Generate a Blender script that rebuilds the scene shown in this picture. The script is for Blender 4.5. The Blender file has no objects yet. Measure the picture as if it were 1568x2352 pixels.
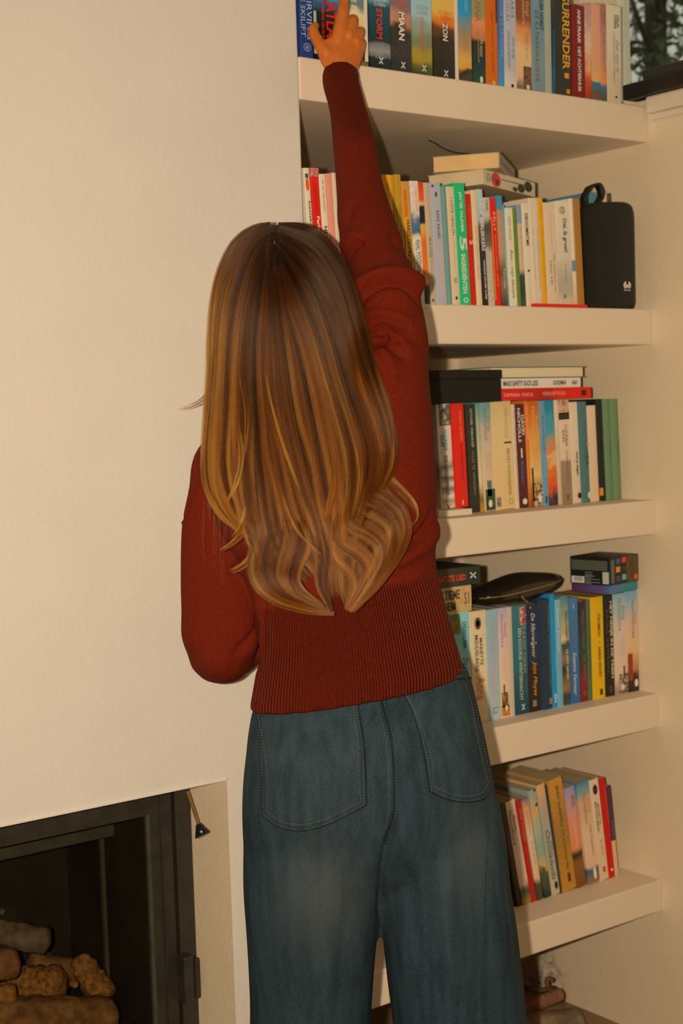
import bpy, bmesh, math, random
import numpy as np
from mathutils import Vector, Matrix
from mathutils.bvhtree import BVHTree

random.seed(7)
rng = np.random.default_rng(11)
scene = bpy.context.scene
C = scene.collection

# ------------------------------------------------------------------ camera
W, H, F = 1568.0, 2352.0, 3382.6
YAW, PITCH, ROLL = 0.643270, 0.067550, 0.032190
CAM = np.array([-1.60816, -2.23109, 1.48])
FW = np.array([math.sin(YAW)*math.cos(PITCH), math.cos(YAW)*math.cos(PITCH), -math.sin(PITCH)])
_r = np.array([math.cos(YAW), -math.sin(YAW), 0.0]); _d = np.cross(FW, _r)
RT = math.cos(ROLL)*_r + math.sin(ROLL)*_d          # camera right
DN = -math.sin(ROLL)*_r + math.cos(ROLL)*_d         # camera down
cam_data = bpy.data.cameras.new('camera'); cam = bpy.data.objects.new('camera', cam_data); C.objects.link(cam)
cam_data.sensor_fit = 'VERTICAL'; cam_data.sensor_height = 36.0; cam_data.sensor_width = 24.0
cam_data.lens = 36.0*F/H
cam_data.clip_start = 0.05
M = Matrix.Identity(4)
for i in range(3):
    M[i][0] = RT[i]; M[i][1] = -DN[i]; M[i][2] = -FW[i]; M[i][3] = CAM[i]
cam.matrix_world = M
cam_data.dof.use_dof = True; cam_data.dof.focus_distance = 2.36; cam_data.dof.aperture_fstop = 6.3
scene.camera = cam

# ------------------------------------------------------------------ light and exposure
scene.view_settings.view_transform = 'Standard'; scene.view_settings.look = 'None'
scene.view_settings.exposure = 0.0; scene.view_settings.gamma = 1.0
scene.view_settings.use_curve_mapping = False
world = bpy.data.worlds.new('overcast_daylight'); scene.world = world; world.use_nodes = True
world.node_tree.nodes['Background'].inputs[0].default_value = (0.86, 0.82, 0.70, 1)
world.node_tree.nodes['Background'].inputs[1].default_value = 0.62
LT = np.array([1.0, 0.765, 0.515])
fl = bpy.data.lights.new('camera_flash', 'SPOT'); fl.energy = 235.0; fl.spot_size = math.radians(104); fl.spot_blend = 1.0; fl.color = tuple(LT); fl.shadow_soft_size = 0.014
flo = bpy.data.objects.new('camera_flash', fl); C.objects.link(flo)
_a = FW + RT*0.085; _a = _a/np.linalg.norm(_a); _x = np.cross(_a, -DN); _x /= np.linalg.norm(_x); _y = np.cross(_a*-1, _x); _p = CAM - 0.082*RT - 0.010*DN + 0.03*FW
M2 = Matrix.Identity(4)
for i in range(3):
    M2[i][0] = _x[i]; M2[i][1] = _y[i]; M2[i][2] = -_a[i]; M2[i][3] = _p[i]
flo.matrix_world = M2

# ------------------------------------------------------------------ helpers
def ray(px, py):
    return FW + RT*((px-W/2)/F) + DN*((py-H/2)/F)
def U(px, py, t):                      # point at distance t along the view
    return CAM + t*ray(px, py)
def onY(px, py, y):                    # point on a plane parallel to the shelf fronts
    D = ray(px, py); return CAM + D*((y-CAM[1])/D[1])
def onZ(px, py, z):
    D = ray(px, py); return CAM + D*((z-CAM[2])/D[2])
def onX(px, py, x):
    D = ray(px, py); return CAM + D*((x-CAM[0])/D[0])
def proj(P):
    v = np.asarray(P) - CAM; t = v@FW
    return W/2 + F*(v@RT)/t, H/2 + F*(v@DN)/t, t

def lin(c):
    a = np.asarray(c, float)/255.0
    return np.where(a <= 0.04045, a/12.92, ((a+0.055)/1.055)**2.4)
G_ROW = 0.66
def alb(c, g=G_ROW):                   # surface colour that photographs as c under the flash
    return tuple(np.clip(lin(c)/(g*LT), 0.002, 0.88))

def link(o, parent=None):
    C.objects.link(o)
    if parent is not None:
        o.parent = parent
    return o
def tag(o, label=None, cat=None, group=None, kind=None):
    if label: o['label'] = label
    if cat: o['category'] = cat
    if group: o['group'] = group
    if kind: o['kind'] = kind
    return o
def mesh_obj(name, verts, faces, material=None, parent=None, smooth=False):
    me = bpy.data.meshes.new(name)
    me.from_pydata([tuple(map(float, v)) for v in verts], [], faces); me.update()
    if smooth: me.polygons.foreach_set('use_smooth', [True]*len(me.polygons))
    o = bpy.data.objects.new(name, me)
    if material: me.materials.append(material)
    return link(o, parent)
def empty(name, loc=(0, 0, 0), rz=0.0):
    o = bpy.data.objects.new(name, None); o.empty_display_size = 0.05
    o.location = tuple(map(float, loc)); o.rotation_euler = (0, 0, rz); return link(o)
BOXF = [(0, 3, 2, 1), (4, 5, 6, 7), (0, 1, 5, 4), (1, 2, 6, 5), (2, 3, 7, 6), (3, 0, 4, 7)]
def boxv(x0, x1, y0, y1, z0, z1):
    return [(x0, y0, z0), (x1, y0, z0), (x1, y1, z0), (x0, y1, z0), (x0, y0, z1), (x1, y0, z1), (x1, y1, z1), (x0, y1, z1)]
def boxes(lst):
    v, f = [], []
    for b in lst:
        n = len(v); v += boxv(*b); f += [tuple(i+n for i in q) for q in BOXF]
    return v, f
def bevel(o, w=0.003, seg=2):
    m = o.modifiers.new('edge', 'BEVEL'); m.width = w; m.segments = seg; m.limit_method = 'ANGLE'; m.angle_limit = 0.6
    return o
def box_obj(name, b, material, parent=None, bev=0.0):
    v, f = boxes([b]); o = mesh_obj(name, v, f, material, parent)
    if bev: bevel(o, bev)
    return o
def loft(rings, cap=True):
    v, f = [], []; n = len(rings[0])
    for r in rings: v += [tuple(p) for p in r]
    for i in range(len(rings)-1):
        for j in range(n):
            a, b = i*n+j, i*n+(j+1) % n
            f.append((a, b, b+n, a+n))
    if cap:
        f.append(tuple(range(n-1, -1, -1))); f.append(tuple(range((len(rings)-1)*n, len(rings)*n)))
    return v, f
def tube(path, rad, n=10):
    path = [np.asarray(p, float) for p in path]
    rings = []; up = np.array([0.13, 0.21, 0.97])
    for i, p in enumerate(path):
        t = path[min(i+1, len(path)-1)] - path[max(i-1, 0)]; t = t/np.linalg.norm(t)
        a = np.cross(t, up); a = a/np.linalg.norm(a); b = np.cross(t, a)
        r = rad[i] if hasattr(rad, '__len__') else rad
        rings.append([p + r*(math.cos(k*2*math.pi/n)*a + math.sin(k*2*math.pi/n)*b) for k in range(n)])
    return loft(rings)
def merge(parts):
    v, f = [], []
    for pv, pf in parts:
        n = len(v); v += list(pv); f += [tuple(i+n for i in q) for q in pf]
    return v, f
def catmull(pts, n):
    P = np.asarray(pts, float); m = len(P)
    s = np.concatenate([[0], np.cumsum(np.linalg.norm(np.diff(P[:, :2], axis=0), axis=1))]); s /= s[-1]
    t = np.linspace(0, 1, n); out = np.zeros((n, P.shape[1]))
    tang = np.gradient(P, s, axis=0)
    i = np.clip(np.searchsorted(s, t, side='right')-1, 0, m-2)
    h = (s[i+1]-s[i])[:, None]; u = ((t-s[i])/(s[i+1]-s[i]))[:, None]
    out = ((2*u**3-3*u**2+1)*P[i] + (u**3-2*u**2+u)*h*tang[i] + (-2*u**3+3*u**2)*P[i+1] + (u**3-u**2)*h*tang[i+1])
    return out

# ------------------------------------------------------------------ materials
def new_mat(name):
    m = bpy.data.materials.new(name); m.use_nodes = True
    nt = m.node_tree; b = nt.nodes['Principled BSDF']
    return m, nt, b
def plain(name, col, rough=0.6, spec=0.5, metal=0.0, noise=0.0, nscale=60, bump=0.0, bscale=400, coat=0.0):
    m, nt, b = new_mat(name)
    b.inputs['Base Color'].default_value = (*col, 1); b.inputs['Roughness'].default_value = rough
    b.inputs['Specular IOR Level'].default_value = spec; b.inputs['Metallic'].default_value = metal
    b.inputs['Coat Weight'].default_value = coat
    tc = nt.nodes.new('ShaderNodeTexCoord')
    if noise:
        n = nt.nodes.new('ShaderNodeTexNoise'); n.inputs['Scale'].default_value = nscale; n.inputs['Detail'].default_value = 5
        nt.links.new(tc.outputs['Object'], n.inputs['Vector'])
        r = nt.nodes.new('ShaderNodeMapRange'); r.inputs[1].default_value = 0.3; r.inputs[2].default_value = 0.7
        r.inputs[3].default_value = 1-noise; r.inputs[4].default_value = 1+noise
        nt.links.new(n.outputs[0], r.inputs[0])
        x = nt.nodes.new('ShaderNodeMix'); x.data_type = 'RGBA'; x.blend_type = 'MULTIPLY'; x.inputs[0].default_value = 1
        x.inputs[6].default_value = (*col, 1); nt.links.new(r.outputs[0], x.inputs[7]); nt.links.new(x.outputs[2], b.inputs['Base Color'])
    if bump:
        n = nt.nodes.new('ShaderNodeTexNoise'); n.inputs['Scale'].default_value = bscale; n.inputs['Detail'].default_value = 4
        nt.links.new(tc.outputs['Object'], n.inputs['Vector'])
        bp = nt.nodes.new('ShaderNodeBump'); bp.inputs['Strength'].default_value = bump; bp.inputs['Distance'].default_value = 0.004
        nt.links.new(n.outputs[0], bp.inputs['Height']); nt.links.new(bp.outputs[0], b.inputs['Normal'])
    return m
_cache = {}
def flat(c, rough=0.45, g=G_ROW, spec=0.4):
    k = (tuple(c), rough, g, spec)
    if k not in _cache:
        _cache[k] = plain('print_%d_%d_%d' % tuple(c), alb(c, g), rough, spec)
    return _cache[k]
def ramp_node(nt, stops, interp='EASE'):
    r = nt.nodes.new('ShaderNodeValToRGB'); e = r.color_ramp.elements; r.color_ramp.interpolation = interp
    while len(e) > 1: e.remove(e[-1])
    for i, (p, c) in enumerate(stops):
        el = e[0] if i == 0 else e.new(p)
        el.position = p; el.color = (*c, 1)
    return r
def art(stops, wob=0.06, scale=9, rough=0.38, grain=0.0, interp='EASE', g=G_ROW):
    """printed cover: colours down the height (0 top, 1 bottom), edges broken up by noise"""
    m, nt, b = new_mat('printed_cover')
    tc = nt.nodes.new('ShaderNodeTexCoord'); sp = nt.nodes.new('ShaderNodeSeparateXYZ'); nt.links.new(tc.outputs['Generated'], sp.inputs[0])
    n = nt.nodes.new('ShaderNodeTexNoise'); n.inputs['Scale'].default_value = scale*4; n.inputs['Detail'].default_value = 5
    mp = nt.nodes.new('ShaderNodeMapping'); mp.inputs['Location'].default_value = tuple(rng.uniform(-5, 5, 3))
    nt.links.new(tc.outputs['Object'], mp.inputs['Vector']); nt.links.new(mp.outputs[0], n.inputs['Vector'])
    s = nt.nodes.new('ShaderNodeMath'); s.operation = 'MULTIPLY_ADD'; s.inputs[1].default_value = wob*3; s.inputs[2].default_value = -wob*1.5
    nt.links.new(n.outputs[0], s.inputs[0])
    inv = nt.nodes.new('ShaderNodeMath'); inv.operation = 'SUBTRACT'; inv.inputs[0].default_value = 1.0; nt.links.new(sp.outputs[2], inv.inputs[1])
    a = nt.nodes.new('ShaderNodeMath'); a.operation = 'ADD'; nt.links.new(inv.outputs[0], a.inputs[0]); nt.links.new(s.outputs[0], a.inputs[1])
    r = ramp_node(nt, [(p, alb(c, g)) for p, c in stops], interp); nt.links.new(a.outputs[0], r.inputs[0])
    out = r.outputs[0]
    if grain:
        n2 = nt.nodes.new('ShaderNodeTexNoise'); n2.inputs['Scale'].default_value = 130; n2.inputs['Detail'].default_value = 4
        nt.links.new(mp.outputs[0], n2.inputs['Vector'])
        rr = nt.nodes.new('ShaderNodeMapRange'); rr.inputs[1].default_value = .3; rr.inputs[2].default_value = .7; rr.inputs[3].default_value = 1-grain; rr.inputs[4].default_value = 1+grain
        nt.links.new(n2.outputs[0], rr.inputs[0])
        x = nt.nodes.new('ShaderNodeMix'); x.data_type = 'RGBA'; x.blend_type = 'MULTIPLY'; x.inputs[0].default_value = 1
        nt.links.new(out, x.inputs[6]); nt.links.new(rr.outputs[0], x.inputs[7]); out = x.outputs[2]
    nt.links.new(out, b.inputs['Base Color']); b.inputs['Roughness'].default_value = rough; b.inputs['Specular IOR Level'].default_value = 0.4
    return m
def pic(cols, scale=60, rough=0.4, g=G_ROW):
    """a printed photograph: blotches of the given colours"""
    m, nt, b = new_mat('printed_picture')
    tc = nt.nodes.new('ShaderNodeTexCoord')
    mp = nt.nodes.new('ShaderNodeMapping'); mp.inputs['Location'].default_value = tuple(rng.uniform(-5, 5, 3))
    nt.links.new(tc.outputs['Object'], mp.inputs['Vector'])
    n = nt.nodes.new('ShaderNodeTexNoise'); n.inputs['Scale'].default_value = scale; n.inputs['Detail'].default_value = 4; n.inputs['Roughness'].default_value = .6
    nt.links.new(mp.outputs[0], n.inputs['Vector'])
    k = len(cols); r = ramp_node(nt, [(0.32+0.36*i/max(1, k-1), alb(c, g)) for i, c in enumerate(cols)], 'LINEAR')
    nt.links.new(n.outputs[0], r.inputs[0]); nt.links.new(r.outputs[0], b.inputs['Base Color']); b.inputs['Roughness'].default_value = rough
    return m
def glassy(name, tint, gloss):
    m = bpy.data.materials.new(name); m.use_nodes = True; nt = m.node_tree; nt.nodes.clear()
    o = nt.nodes.new('ShaderNodeOutputMaterial'); x = nt.nodes.new('ShaderNodeMixShader'); x.inputs[0].default_value = gloss
    t = nt.nodes.new('ShaderNodeBsdfTransparent'); t.inputs[0].default_value = (*tint, 1)
    gl = nt.nodes.new('ShaderNodeBsdfGlossy'); gl.inputs['Roughness'].default_value = 0.02
    nt.links.new(t.outputs[0], x.inputs[1]); nt.links.new(gl.outputs[0], x.inputs[2]); nt.links.new(x.outputs[0], o.inputs[0])
    return m

WALL = plain('plaster_paint', (0.725, 0.72, 0.71), 0.75, 0.25, noise=0.02, nscale=7, bump=0.22, bscale=90)
LIGHT_LIFTED = plain('light_lifted_paint', (0.85, 0.745, 0.575), 0.75, 0.25, noise=0.02, nscale=7, bump=0.22, bscale=90)  # wall paint copy; its brighter, creamier colour stands in for light
def stained_wall():
    m = plain('light_lifted_paint_rubbed', (0.85, 0.745, 0.575), 0.75, 0.25, bump=0.22, bscale=90); nt = m.node_tree; b = nt.nodes['Principled BSDF']  # same base colour with the light put in, plus real rub marks
    c = onX(1250, 2245, 0.95); tc = nt.nodes.new('ShaderNodeTexCoord')
    mp = nt.nodes.new('ShaderNodeMapping'); mp.inputs['Location'].default_value = tuple(-c); nt.links.new(tc.outputs['Object'], mp.inputs['Vector'])
    ln = nt.nodes.new('ShaderNodeVectorMath'); ln.operation = 'LENGTH'; nt.links.new(mp.outputs[0], ln.inputs[0])
    mr = nt.nodes.new('ShaderNodeMapRange'); mr.inputs[1].default_value = 0.10; mr.inputs[2].default_value = 0.02; mr.inputs[3].default_value = 0; mr.inputs[4].default_value = 1; nt.links.new(ln.outputs['Value'], mr.inputs[0])
    n = nt.nodes.new('ShaderNodeTexNoise'); n.inputs['Scale'].default_value = 26; n.inputs['Detail'].default_value = 5; n.inputs['Distortion'].default_value = 1.5; nt.links.new(tc.outputs['Object'], n.inputs['Vector'])
    rp = ramp_node(nt, [(.34, (.16, .10, .06)), (.46, (.50, .42, .32)), (.54, (.85, .78, .64)), (.64, (.40, .36, .30))], 'LINEAR'); nt.links.new(n.outputs[0], rp.inputs[0])
    x = nt.nodes.new('ShaderNodeMix'); x.data_type = 'RGBA'; x.inputs[6].default_value = (0.85, 0.745, 0.575, 1); nt.links.new(rp.outputs[0], x.inputs[7]); nt.links.new(mr.outputs[0], x.inputs[0]); nt.links.new(x.outputs[2], b.inputs['Base Color'])
    return m
SHELF = plain('shelf_paint', (0.85, 0.755, 0.635), 0.6, 0.3, noise=0.015, nscale=12, bump=0.08, bscale=120)
STEEL = plain('black_steel', (0.030, 0.027, 0.022), 0.5, 0.4, noise=0.25, nscale=25, bump=0.1, bscale=300)
PAGES = plain('paper_pages', alb((150, 122, 84)), 0.85, 0.1, noise=0.06, nscale=30)
PAGES2 = plain('yellowed_pages', alb((200, 150, 90)), 0.85, 0.1, noise=0.06, nscale=30)
BLACKP = plain('black_plastic', (0.012, 0.013, 0.012), 0.45, 0.4)

# ------------------------------------------------------------------ the room
AW, AD = 0.95, 0.66                      # alcove width and depth
RX0, RY0, RZ = -2.7, -3.3, 2.75
FX0, FX1, FZ0, FZ1, FD = -1.12, -0.218, 0.12, 0.825, 0.122     # fireplace opening
def struct(name, lst, material, bev=0.0):
    v, f = boxes(lst); o = mesh_obj(name, v, f, material)
    if bev: bevel(o, bev, 3)
    o['kind'] = 'structure'; return o
struct('floor', [(RX0-.1, 1.2, RY0-.1, .8, -0.1, 0.0)], plain('oak_floor', (0.30, 0.19, 0.10), 0.45, noise=0.2, nscale=5))
struct('ceiling', [(RX0-.1, 1.05, RY0-.1, .8, RZ, RZ+.1)], WALL)
# chimney breast, one plaster body with the fireplace opening cut out of it
def chimney():
    xs = [RX0, FX0, FX1, 0.0]; zs = [0.0, FZ0, FZ1, RZ]
    v, f = [], []; idx = {}
    def vid(x, y, z):
        k = (round(x, 5), round(y, 5), round(z, 5))
        if k not in idx: idx[k] = len(v); v.append((x, y, z))
        return idx[k]
    for i in range(3):
        for j in range(3):
            if i == 1 and j == 1: continue
            f.append(tuple(vid(x, 0, z) for x, z in ((xs[i], zs[j]), (xs[i+1], zs[j]), (xs[i+1], zs[j+1]), (xs[i], zs[j+1]))))
    D = 0.70; rev = []
    for (x0, z0, x1, z1) in ((FX0, FZ1, FX1, FZ1), (FX1, FZ1, FX1, FZ0), (FX1, FZ0, FX0, FZ0), (FX0, FZ0, FX0, FZ1)):
        f.append((vid(x0, 0, z0), vid(x1, 0, z1), vid(x1, D, z1), vid(x0, D, z0))); rev.append(len(f)-1)
    for j in range(3):
        f.append((vid(0, 0, zs[j]), vid(0, D, zs[j]), vid(0, D, zs[j+1]), vid(0, 0, zs[j+1])))
    o = mesh_obj('wall_chimney', v, f, WALL); o['kind'] = 'structure'; o.data.materials.append(LIGHT_LIFTED)
    for i in rev: o.data.polygons[i].material_index = 1  # reveal sides get less light, so the brighter copy is painted on them
    m = o.modifiers.new('edge', 'BEVEL'); m.width = 0.005; m.segments = 3; m.limit_method = 'ANGLE'; m.angle_limit = 0.8; m.material = 0
    return o
chimney()
struct('wall_back', [(0.0, AW, AD, AD+.1, 0, RZ)], LIGHT_LIFTED)
WY0, WY1, WZ0, WZ1 = -1.10, 0.20, 2.150, 2.66           # window opening in the right wall
struct('wall_right', [(AW, AW+.12, RY0, AD, 0, WZ0), (AW, AW+.12, RY0, AD, WZ1, RZ), (AW, AW+.12, WY1, AD, WZ0, WZ1), (AW, AW+.12, RY0, WY0, WZ0, WZ1)], stained_wall())
ROOM = plain('room_far_walls', (0.30, 0.27, 0.23), 0.8, 0.2)
struct('wall_left', [(RX0-.1, RX0, RY0, 0, 0, RZ)], ROOM)
struct('wall_rear', [(RX0, AW, RY0-.1, RY0, 0, RZ)], ROOM)
# window: frame, pane, sill
win = empty('window_1', (AW, (WY0+WY1)/2, WZ0)); win['kind'] = 'structure'
FRM = plain('window_paint', (0.80, 0.74, 0.63), 0.45, 0.4)
def loc_box(name, b, material, parent, bev=0.0):
    p = parent.location
    return box_obj(name, (b[0]-p.x, b[1]-p.x, b[2]-p.y, b[3]-p.y, b[4]-p.z, b[5]-p.z), material, parent, bev)
loc_box('window_frame', (AW+.075, AW+.115, WY1-.05, WY1-.001, WZ0+.006, WZ1), FRM, win, .003)
loc_box('window_frame', (AW+.075, AW+.115, WY0+.001, WY0+.05, WZ0+.006, WZ1), FRM, win, .003)
loc_box('window_frame', (AW+.075, AW+.115, WY0+.05, WY1-.05, WZ1-.05, WZ1), FRM, win, .003)
loc_box('window_frame', (AW+.075, AW+.115, WY0+.05, WY1-.05, WZ0+.006, WZ0+.03), FRM, win, .003)
loc_box('window_pane', (AW+.093, AW+.097, WY0+.05, WY1-.05, WZ0+.03, WZ1-.05), glassy('window_glass', (.93, .96, .93), .04), win)
loc_box('window_sill', (AW-.016, AW+.08, WY0-.04, -0.004, WZ0-.034, WZ0+.004), FRM, win, .006)
loc_box('sill_moulding', (AW-.009, AW, WY0-.03, -0.010, WZ0-.050, WZ0-.034), FRM, win, .004)
# shelves: thick white boards set into the alcove
SH = {1: (2.134, 2.056), 2: (1.688, 1.609), 3: (1.260, 1.182), 4: (0.818, 0.739), 5: (0.385, 0.312)}
ORD = {1: 'thick white alcove shelf, topmost, at the window sill', 2: 'thick white alcove shelf carrying the black speaker',
       3: 'thick white alcove shelf carrying the green hardbacks', 4: 'thick white alcove shelf carrying the board game box',
       5: 'thick white alcove shelf, lowest, above the firewood'}
for k, (zt, zb) in SH.items():
    o = box_obj('wall_shelf', (0.0005, AW-.0005, 0.0, AD-.001, zb, zt), SHELF, None, 0.0035)
    tag(o, ORD[k], 'shelf', 'built-in alcove shelves')

# ------------------------------------------------------------------ books
def text_mesh(s, style=''):
    k = (s, style)
    if k in _cache: return _cache[k]
    cu = bpy.data.curves.new('lettering', 'FONT'); cu.body = s; cu.resolution_u = 2
    if 'b' in style: cu.offset = 0.022
    if 'i' in style: cu.shear = 0.35
    if 't' in style: cu.space_character = 1.25
    ob = bpy.data.objects.new('lettering', cu); C.objects.link(ob)
    me = bpy.data.meshes.new_from_object(ob.evaluated_get(bpy.context.evaluated_depsgraph_get()))
    bpy.data.objects.remove(ob); bpy.data.curves.remove(cu)
    co = np.zeros(len(me.vertices)*3); me.vertices.foreach_get('co', co); co = co.reshape(-1, 3)
    fc = [tuple(p.vertices) for p in me.polygons]; bpy.data.meshes.remove(me)
    if len(co):
        lo = co.min(0); hi = co.max(0)
        # a common line height, so that words of low letters do not swell
        lo[1] = min(lo[1], 0.0); hi[1] = max(hi[1], 0.62)
        co = (co-lo)/np.maximum(hi-lo, 1e-6)
    _cache[k] = (co, fc); return _cache[k]
PLAINMAT = {}
def cmat(c, rough=0.5):
    return c if not isinstance(c, tuple) else flat(c, rough)

def cover_section(w, D, th, hard):
    r = min(0.0016, w*0.2)
    out = [(0, D), (0, r), (r*.3, r*.3), (r, 0)]
    if hard:
        out += [(w*.25, -0.0022), (w*.5, -0.003), (w*.75, -0.0022)]
    else:
        out += [(w*.5, -0.0005)]
    out += [(w-r, 0), (w-r*.3, r*.3), (w, r), (w, D)]
    inn = [(w-th, D), (w-th, th+.001), (th, th+.001), (th, D)]
    return out + inn
def build_book(name, w, h, D, cover, hard=False, pages=PAGES, curved=0):
    th = 0.0024 if hard else 0.0009
    sec = cover_section(w, D, min(th, w*.2), hard)
    n = len(sec)
    v = [(x, y, 0) for x, y in sec] + [(x, y, h) for x, y in sec]
    f = [(i, (i+1) % n, (i+1) % n+n, i+n) for i in range(n)] + [tuple(range(n-1, -1, -1)), tuple(range(n, 2*n))]
    o = mesh_obj(name, v, f, cover)
    t2 = min(th, w*.2); ins = 0.003 if hard else 0.0004
    box_obj('page_block', (t2, w-t2, t2+.0012, D-(.004 if hard else .0006), ins, h-ins), pages, o)
    return o
def letter(parent, s, style, x0, x1, z0, z1, color, w, h, name='lettering', y=-0.0012):
    """text on the spine plane: vertical (reading down) unless style has 'h'"""
    co, fc = text_mesh(s, style)
    if not len(co): return
    if 'h' in style:
        v = np.stack([x0+co[:, 0]*(x1-x0), np.full(len(co), y), z0+co[:, 1]*(z1-z0)], 1)
    else:
        v = np.stack([x0+co[:, 1]*(x1-x0), np.full(len(co), y), z1-co[:, 0]*(z1-z0)], 1)
    mesh_obj(name, v, fc, cmat(color), parent)
def ellipse_patch(parent, name, cx, cz, rx, rz, color, y=-0.0012, hole=0.0, n=20):
    a = [2*math.pi*i/n for i in range(n)]
    if hole:
        v = [(cx+rx*math.cos(t), y, cz+rz*math.sin(t)) for t in a] + [(cx+rx*hole*math.cos(t), y, cz+rz*hole*math.sin(t)) for t in a]
        f = [(i, (i+1) % n, (i+1) % n+n, i+n) for i in range(n)]
    else:
        v = [(cx+rx*math.cos(t), y, cz+rz*math.sin(t)) for t in a]; f = [tuple(range(n))]
    mesh_obj(name, v, f, cmat(color), parent)
def xmark(parent, cx, cz, r, color, y=-0.0012):
    s = r*.28; v = []; f = []
    for sg in (1, -1):
        n = len(v)
        v += [(cx-r*.7*sg-s*.5, y, cz+r), (cx-r*.7*sg+s, y, cz+r), (cx+r*.7*sg+s*.5, y, cz-r), (cx+r*.7*sg-s, y, cz-r)]
        f.append((n, n+1, n+2, n+3))
    mesh_obj('publisher_mark', v, f, cmat(color), parent)

ROWS = {1: dict(ys=0.006, lean=0.012), 2: dict(ys=0.012, lean=-0.042), 3: dict(ys=0.085, lean=-0.036),
        4: dict(ys=0.056, lean=-0.012), 5: dict(ys=0.086, lean=-0.15)}
GROUPS = {1: 'novels on the top shelf', 2: 'cookbooks and guides on the speaker shelf', 3: 'novels on the middle shelf',
          4: 'novels under the game box', 5: 'leaning novels on the lowest shelf'}
row_end = {k: 0.0 for k in ROWS}
def book(row, xL, xR, yt, cover, label, marks=(), D=0.135, hard=False, lean=None, name='paperback_book', pages=PAGES, dy=0.0, cat='book', zbase=0.0):
    """xL, xR, yt: where the top of the spine stands in the photograph; it is turned into a place on the shelf, in metres"""
    R = ROWS[row]; ys = R['ys']+dy; ln = R['lean'] if lean is None else lean; shr = 0.0011 if row == 5 else 0.0004
    a, b = onY(xL, yt, ys), onY(xR, yt, ys); z0 = SH[row][0] + zbase
    ztop = (a[2]+b[2])/2; h = (ztop-z0)/math.cos(ln); w = max((b[0]-a[0])*math.cos(ln)-shr, 0.003)
    bx = a[0] - ln*(ztop-z0)
    if bx+w > AW-.001: bx = AW-.001-w
    bx = max(bx, 0.0015)
    if dy == 0 and row_end[row]-.03 < bx < row_end[row]+.0002:      # stand beside the neighbour, not in it
        w = max(w-(row_end[row]+.0002-bx), .003); bx = row_end[row]+.0002
    if dy == 0: row_end[row] = max(row_end[row], bx+w/math.cos(ln))
    D = min(D, AD-ys-.004)
    cv = cmat(cover)
    o = build_book(name, w, h, D, cv, hard, pages)
    o.location = (bx, ys, z0 + (w*math.sin(ln) if ln > 0 else 0.0)); o.rotation_euler = (0, ln, 0)
    tag(o, label, cat, GROUPS[row])
    # marks are written in photograph heights; turn them into heights on the spine
    top = np.array([bx+ln*h, ys, ztop]); bot = np.array([bx, ys, z0])
    py1 = proj(top + np.array([w/2, 0, 0]))[1]; py0 = proj(bot + np.array([w/2, 0, 0]))[1]
    zz = lambda py: h*(py0-py)/(py0-py1)
    yo = -0.0042 if hard else -0.0012
    for mk in marks:
        k = mk[0]
        if k == 'p':      # picture or label patch: y0, y1, c0, c1, colour
            _, y0, y1, c0, c1, col = mk
            za, zb = max(zz(y1), .0003), min(zz(y0), h-.0003)
            v, f = boxes([(c0*w+.0002, c1*w-.0002, yo+.0005, .0008, za, zb)])
            mesh_obj('cover_picture', v, f, cmat(col), o)
        elif k == 'x':
            xmark(o, mk[2]*w, zz(mk[1]), 0.0062, mk[3], yo)
        elif k == 'o':    # round emblem: y, c, rx(px), ry(px), colour, hole
            _, y, c, rx, ry, col, hole = mk
            s = h/(py0-py1); ellipse_patch(o, 'emblem', c*w, zz(y), min(rx*s*1.2, w*.46), ry*s, col, yo-.0001, hole)
        else:             # text, y0, y1, c0, c1, colour, style
            s, y0, y1, c0, c1, col = mk[:6]; st = mk[6] if len(mk) > 6 else ''
            letter(o, s, st, c0*w, c1*w, max(zz(y1), .001), min(zz(y0), h-.001), col, w, h, y=yo-.0001)
    return o

WHT, CRM, BLK, RED = (205, 178, 140), (198, 165, 120), (22, 20, 14), (190, 20, 8)
DK = (40, 32, 24)
# ---- top shelf
T = -122
book(1, 684, 714, -130, (30, 50, 92), 'navy blue hardback with silver lettering against the chimney wall', [
    ('IRVING', 2, 90, .52, .92, (150, 150, 140)), ('LAATSTE SKILIFT', -85, 86, .06, .40, (150, 150, 140)), ('o', 109, .5, 9, 10, (120, 125, 130), .78), ('o', 109, .5, 4, 5, (110, 115, 120), 0)])
book(1, 716, 776, T-4, art([(0, (170, 165, 150)), (.42, (120, 135, 150)), (.52, (45, 75, 95)), (.60, (20, 32, 20)), (.8, (14, 16, 10)), (1, (20, 18, 12))]), 'thick dark novel with big red letters held under the hand', [
    ('p', 30, 128, 0, .1, (160, 150, 125)), ('ATLAS', 3, 101, .46, .86, (205, 22, 6), 'b'), ('HET VERHAAL VAN PA SALT', 1, 100, .29, .40, (185, 30, 10), 'b')], D=.14)
book(1, 778, 841, T, art([(0, (120, 130, 120)), (.48, (92, 104, 98)), (.56, (222, 168, 112)), (.76, (214, 150, 95)), (.84, (70, 66, 34)), (.95, (44, 38, 18)), (1, (120, 85, 30))]), 'thick peach and grey novel whose title the fingers cover', [
    ('DE ZEVEN ZUSSEN', -14, 128, .40, .58, (228, 190, 130), 'b'), ('p', -100, 138, .86, .985, (196, 168, 128))], D=.14)
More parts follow.
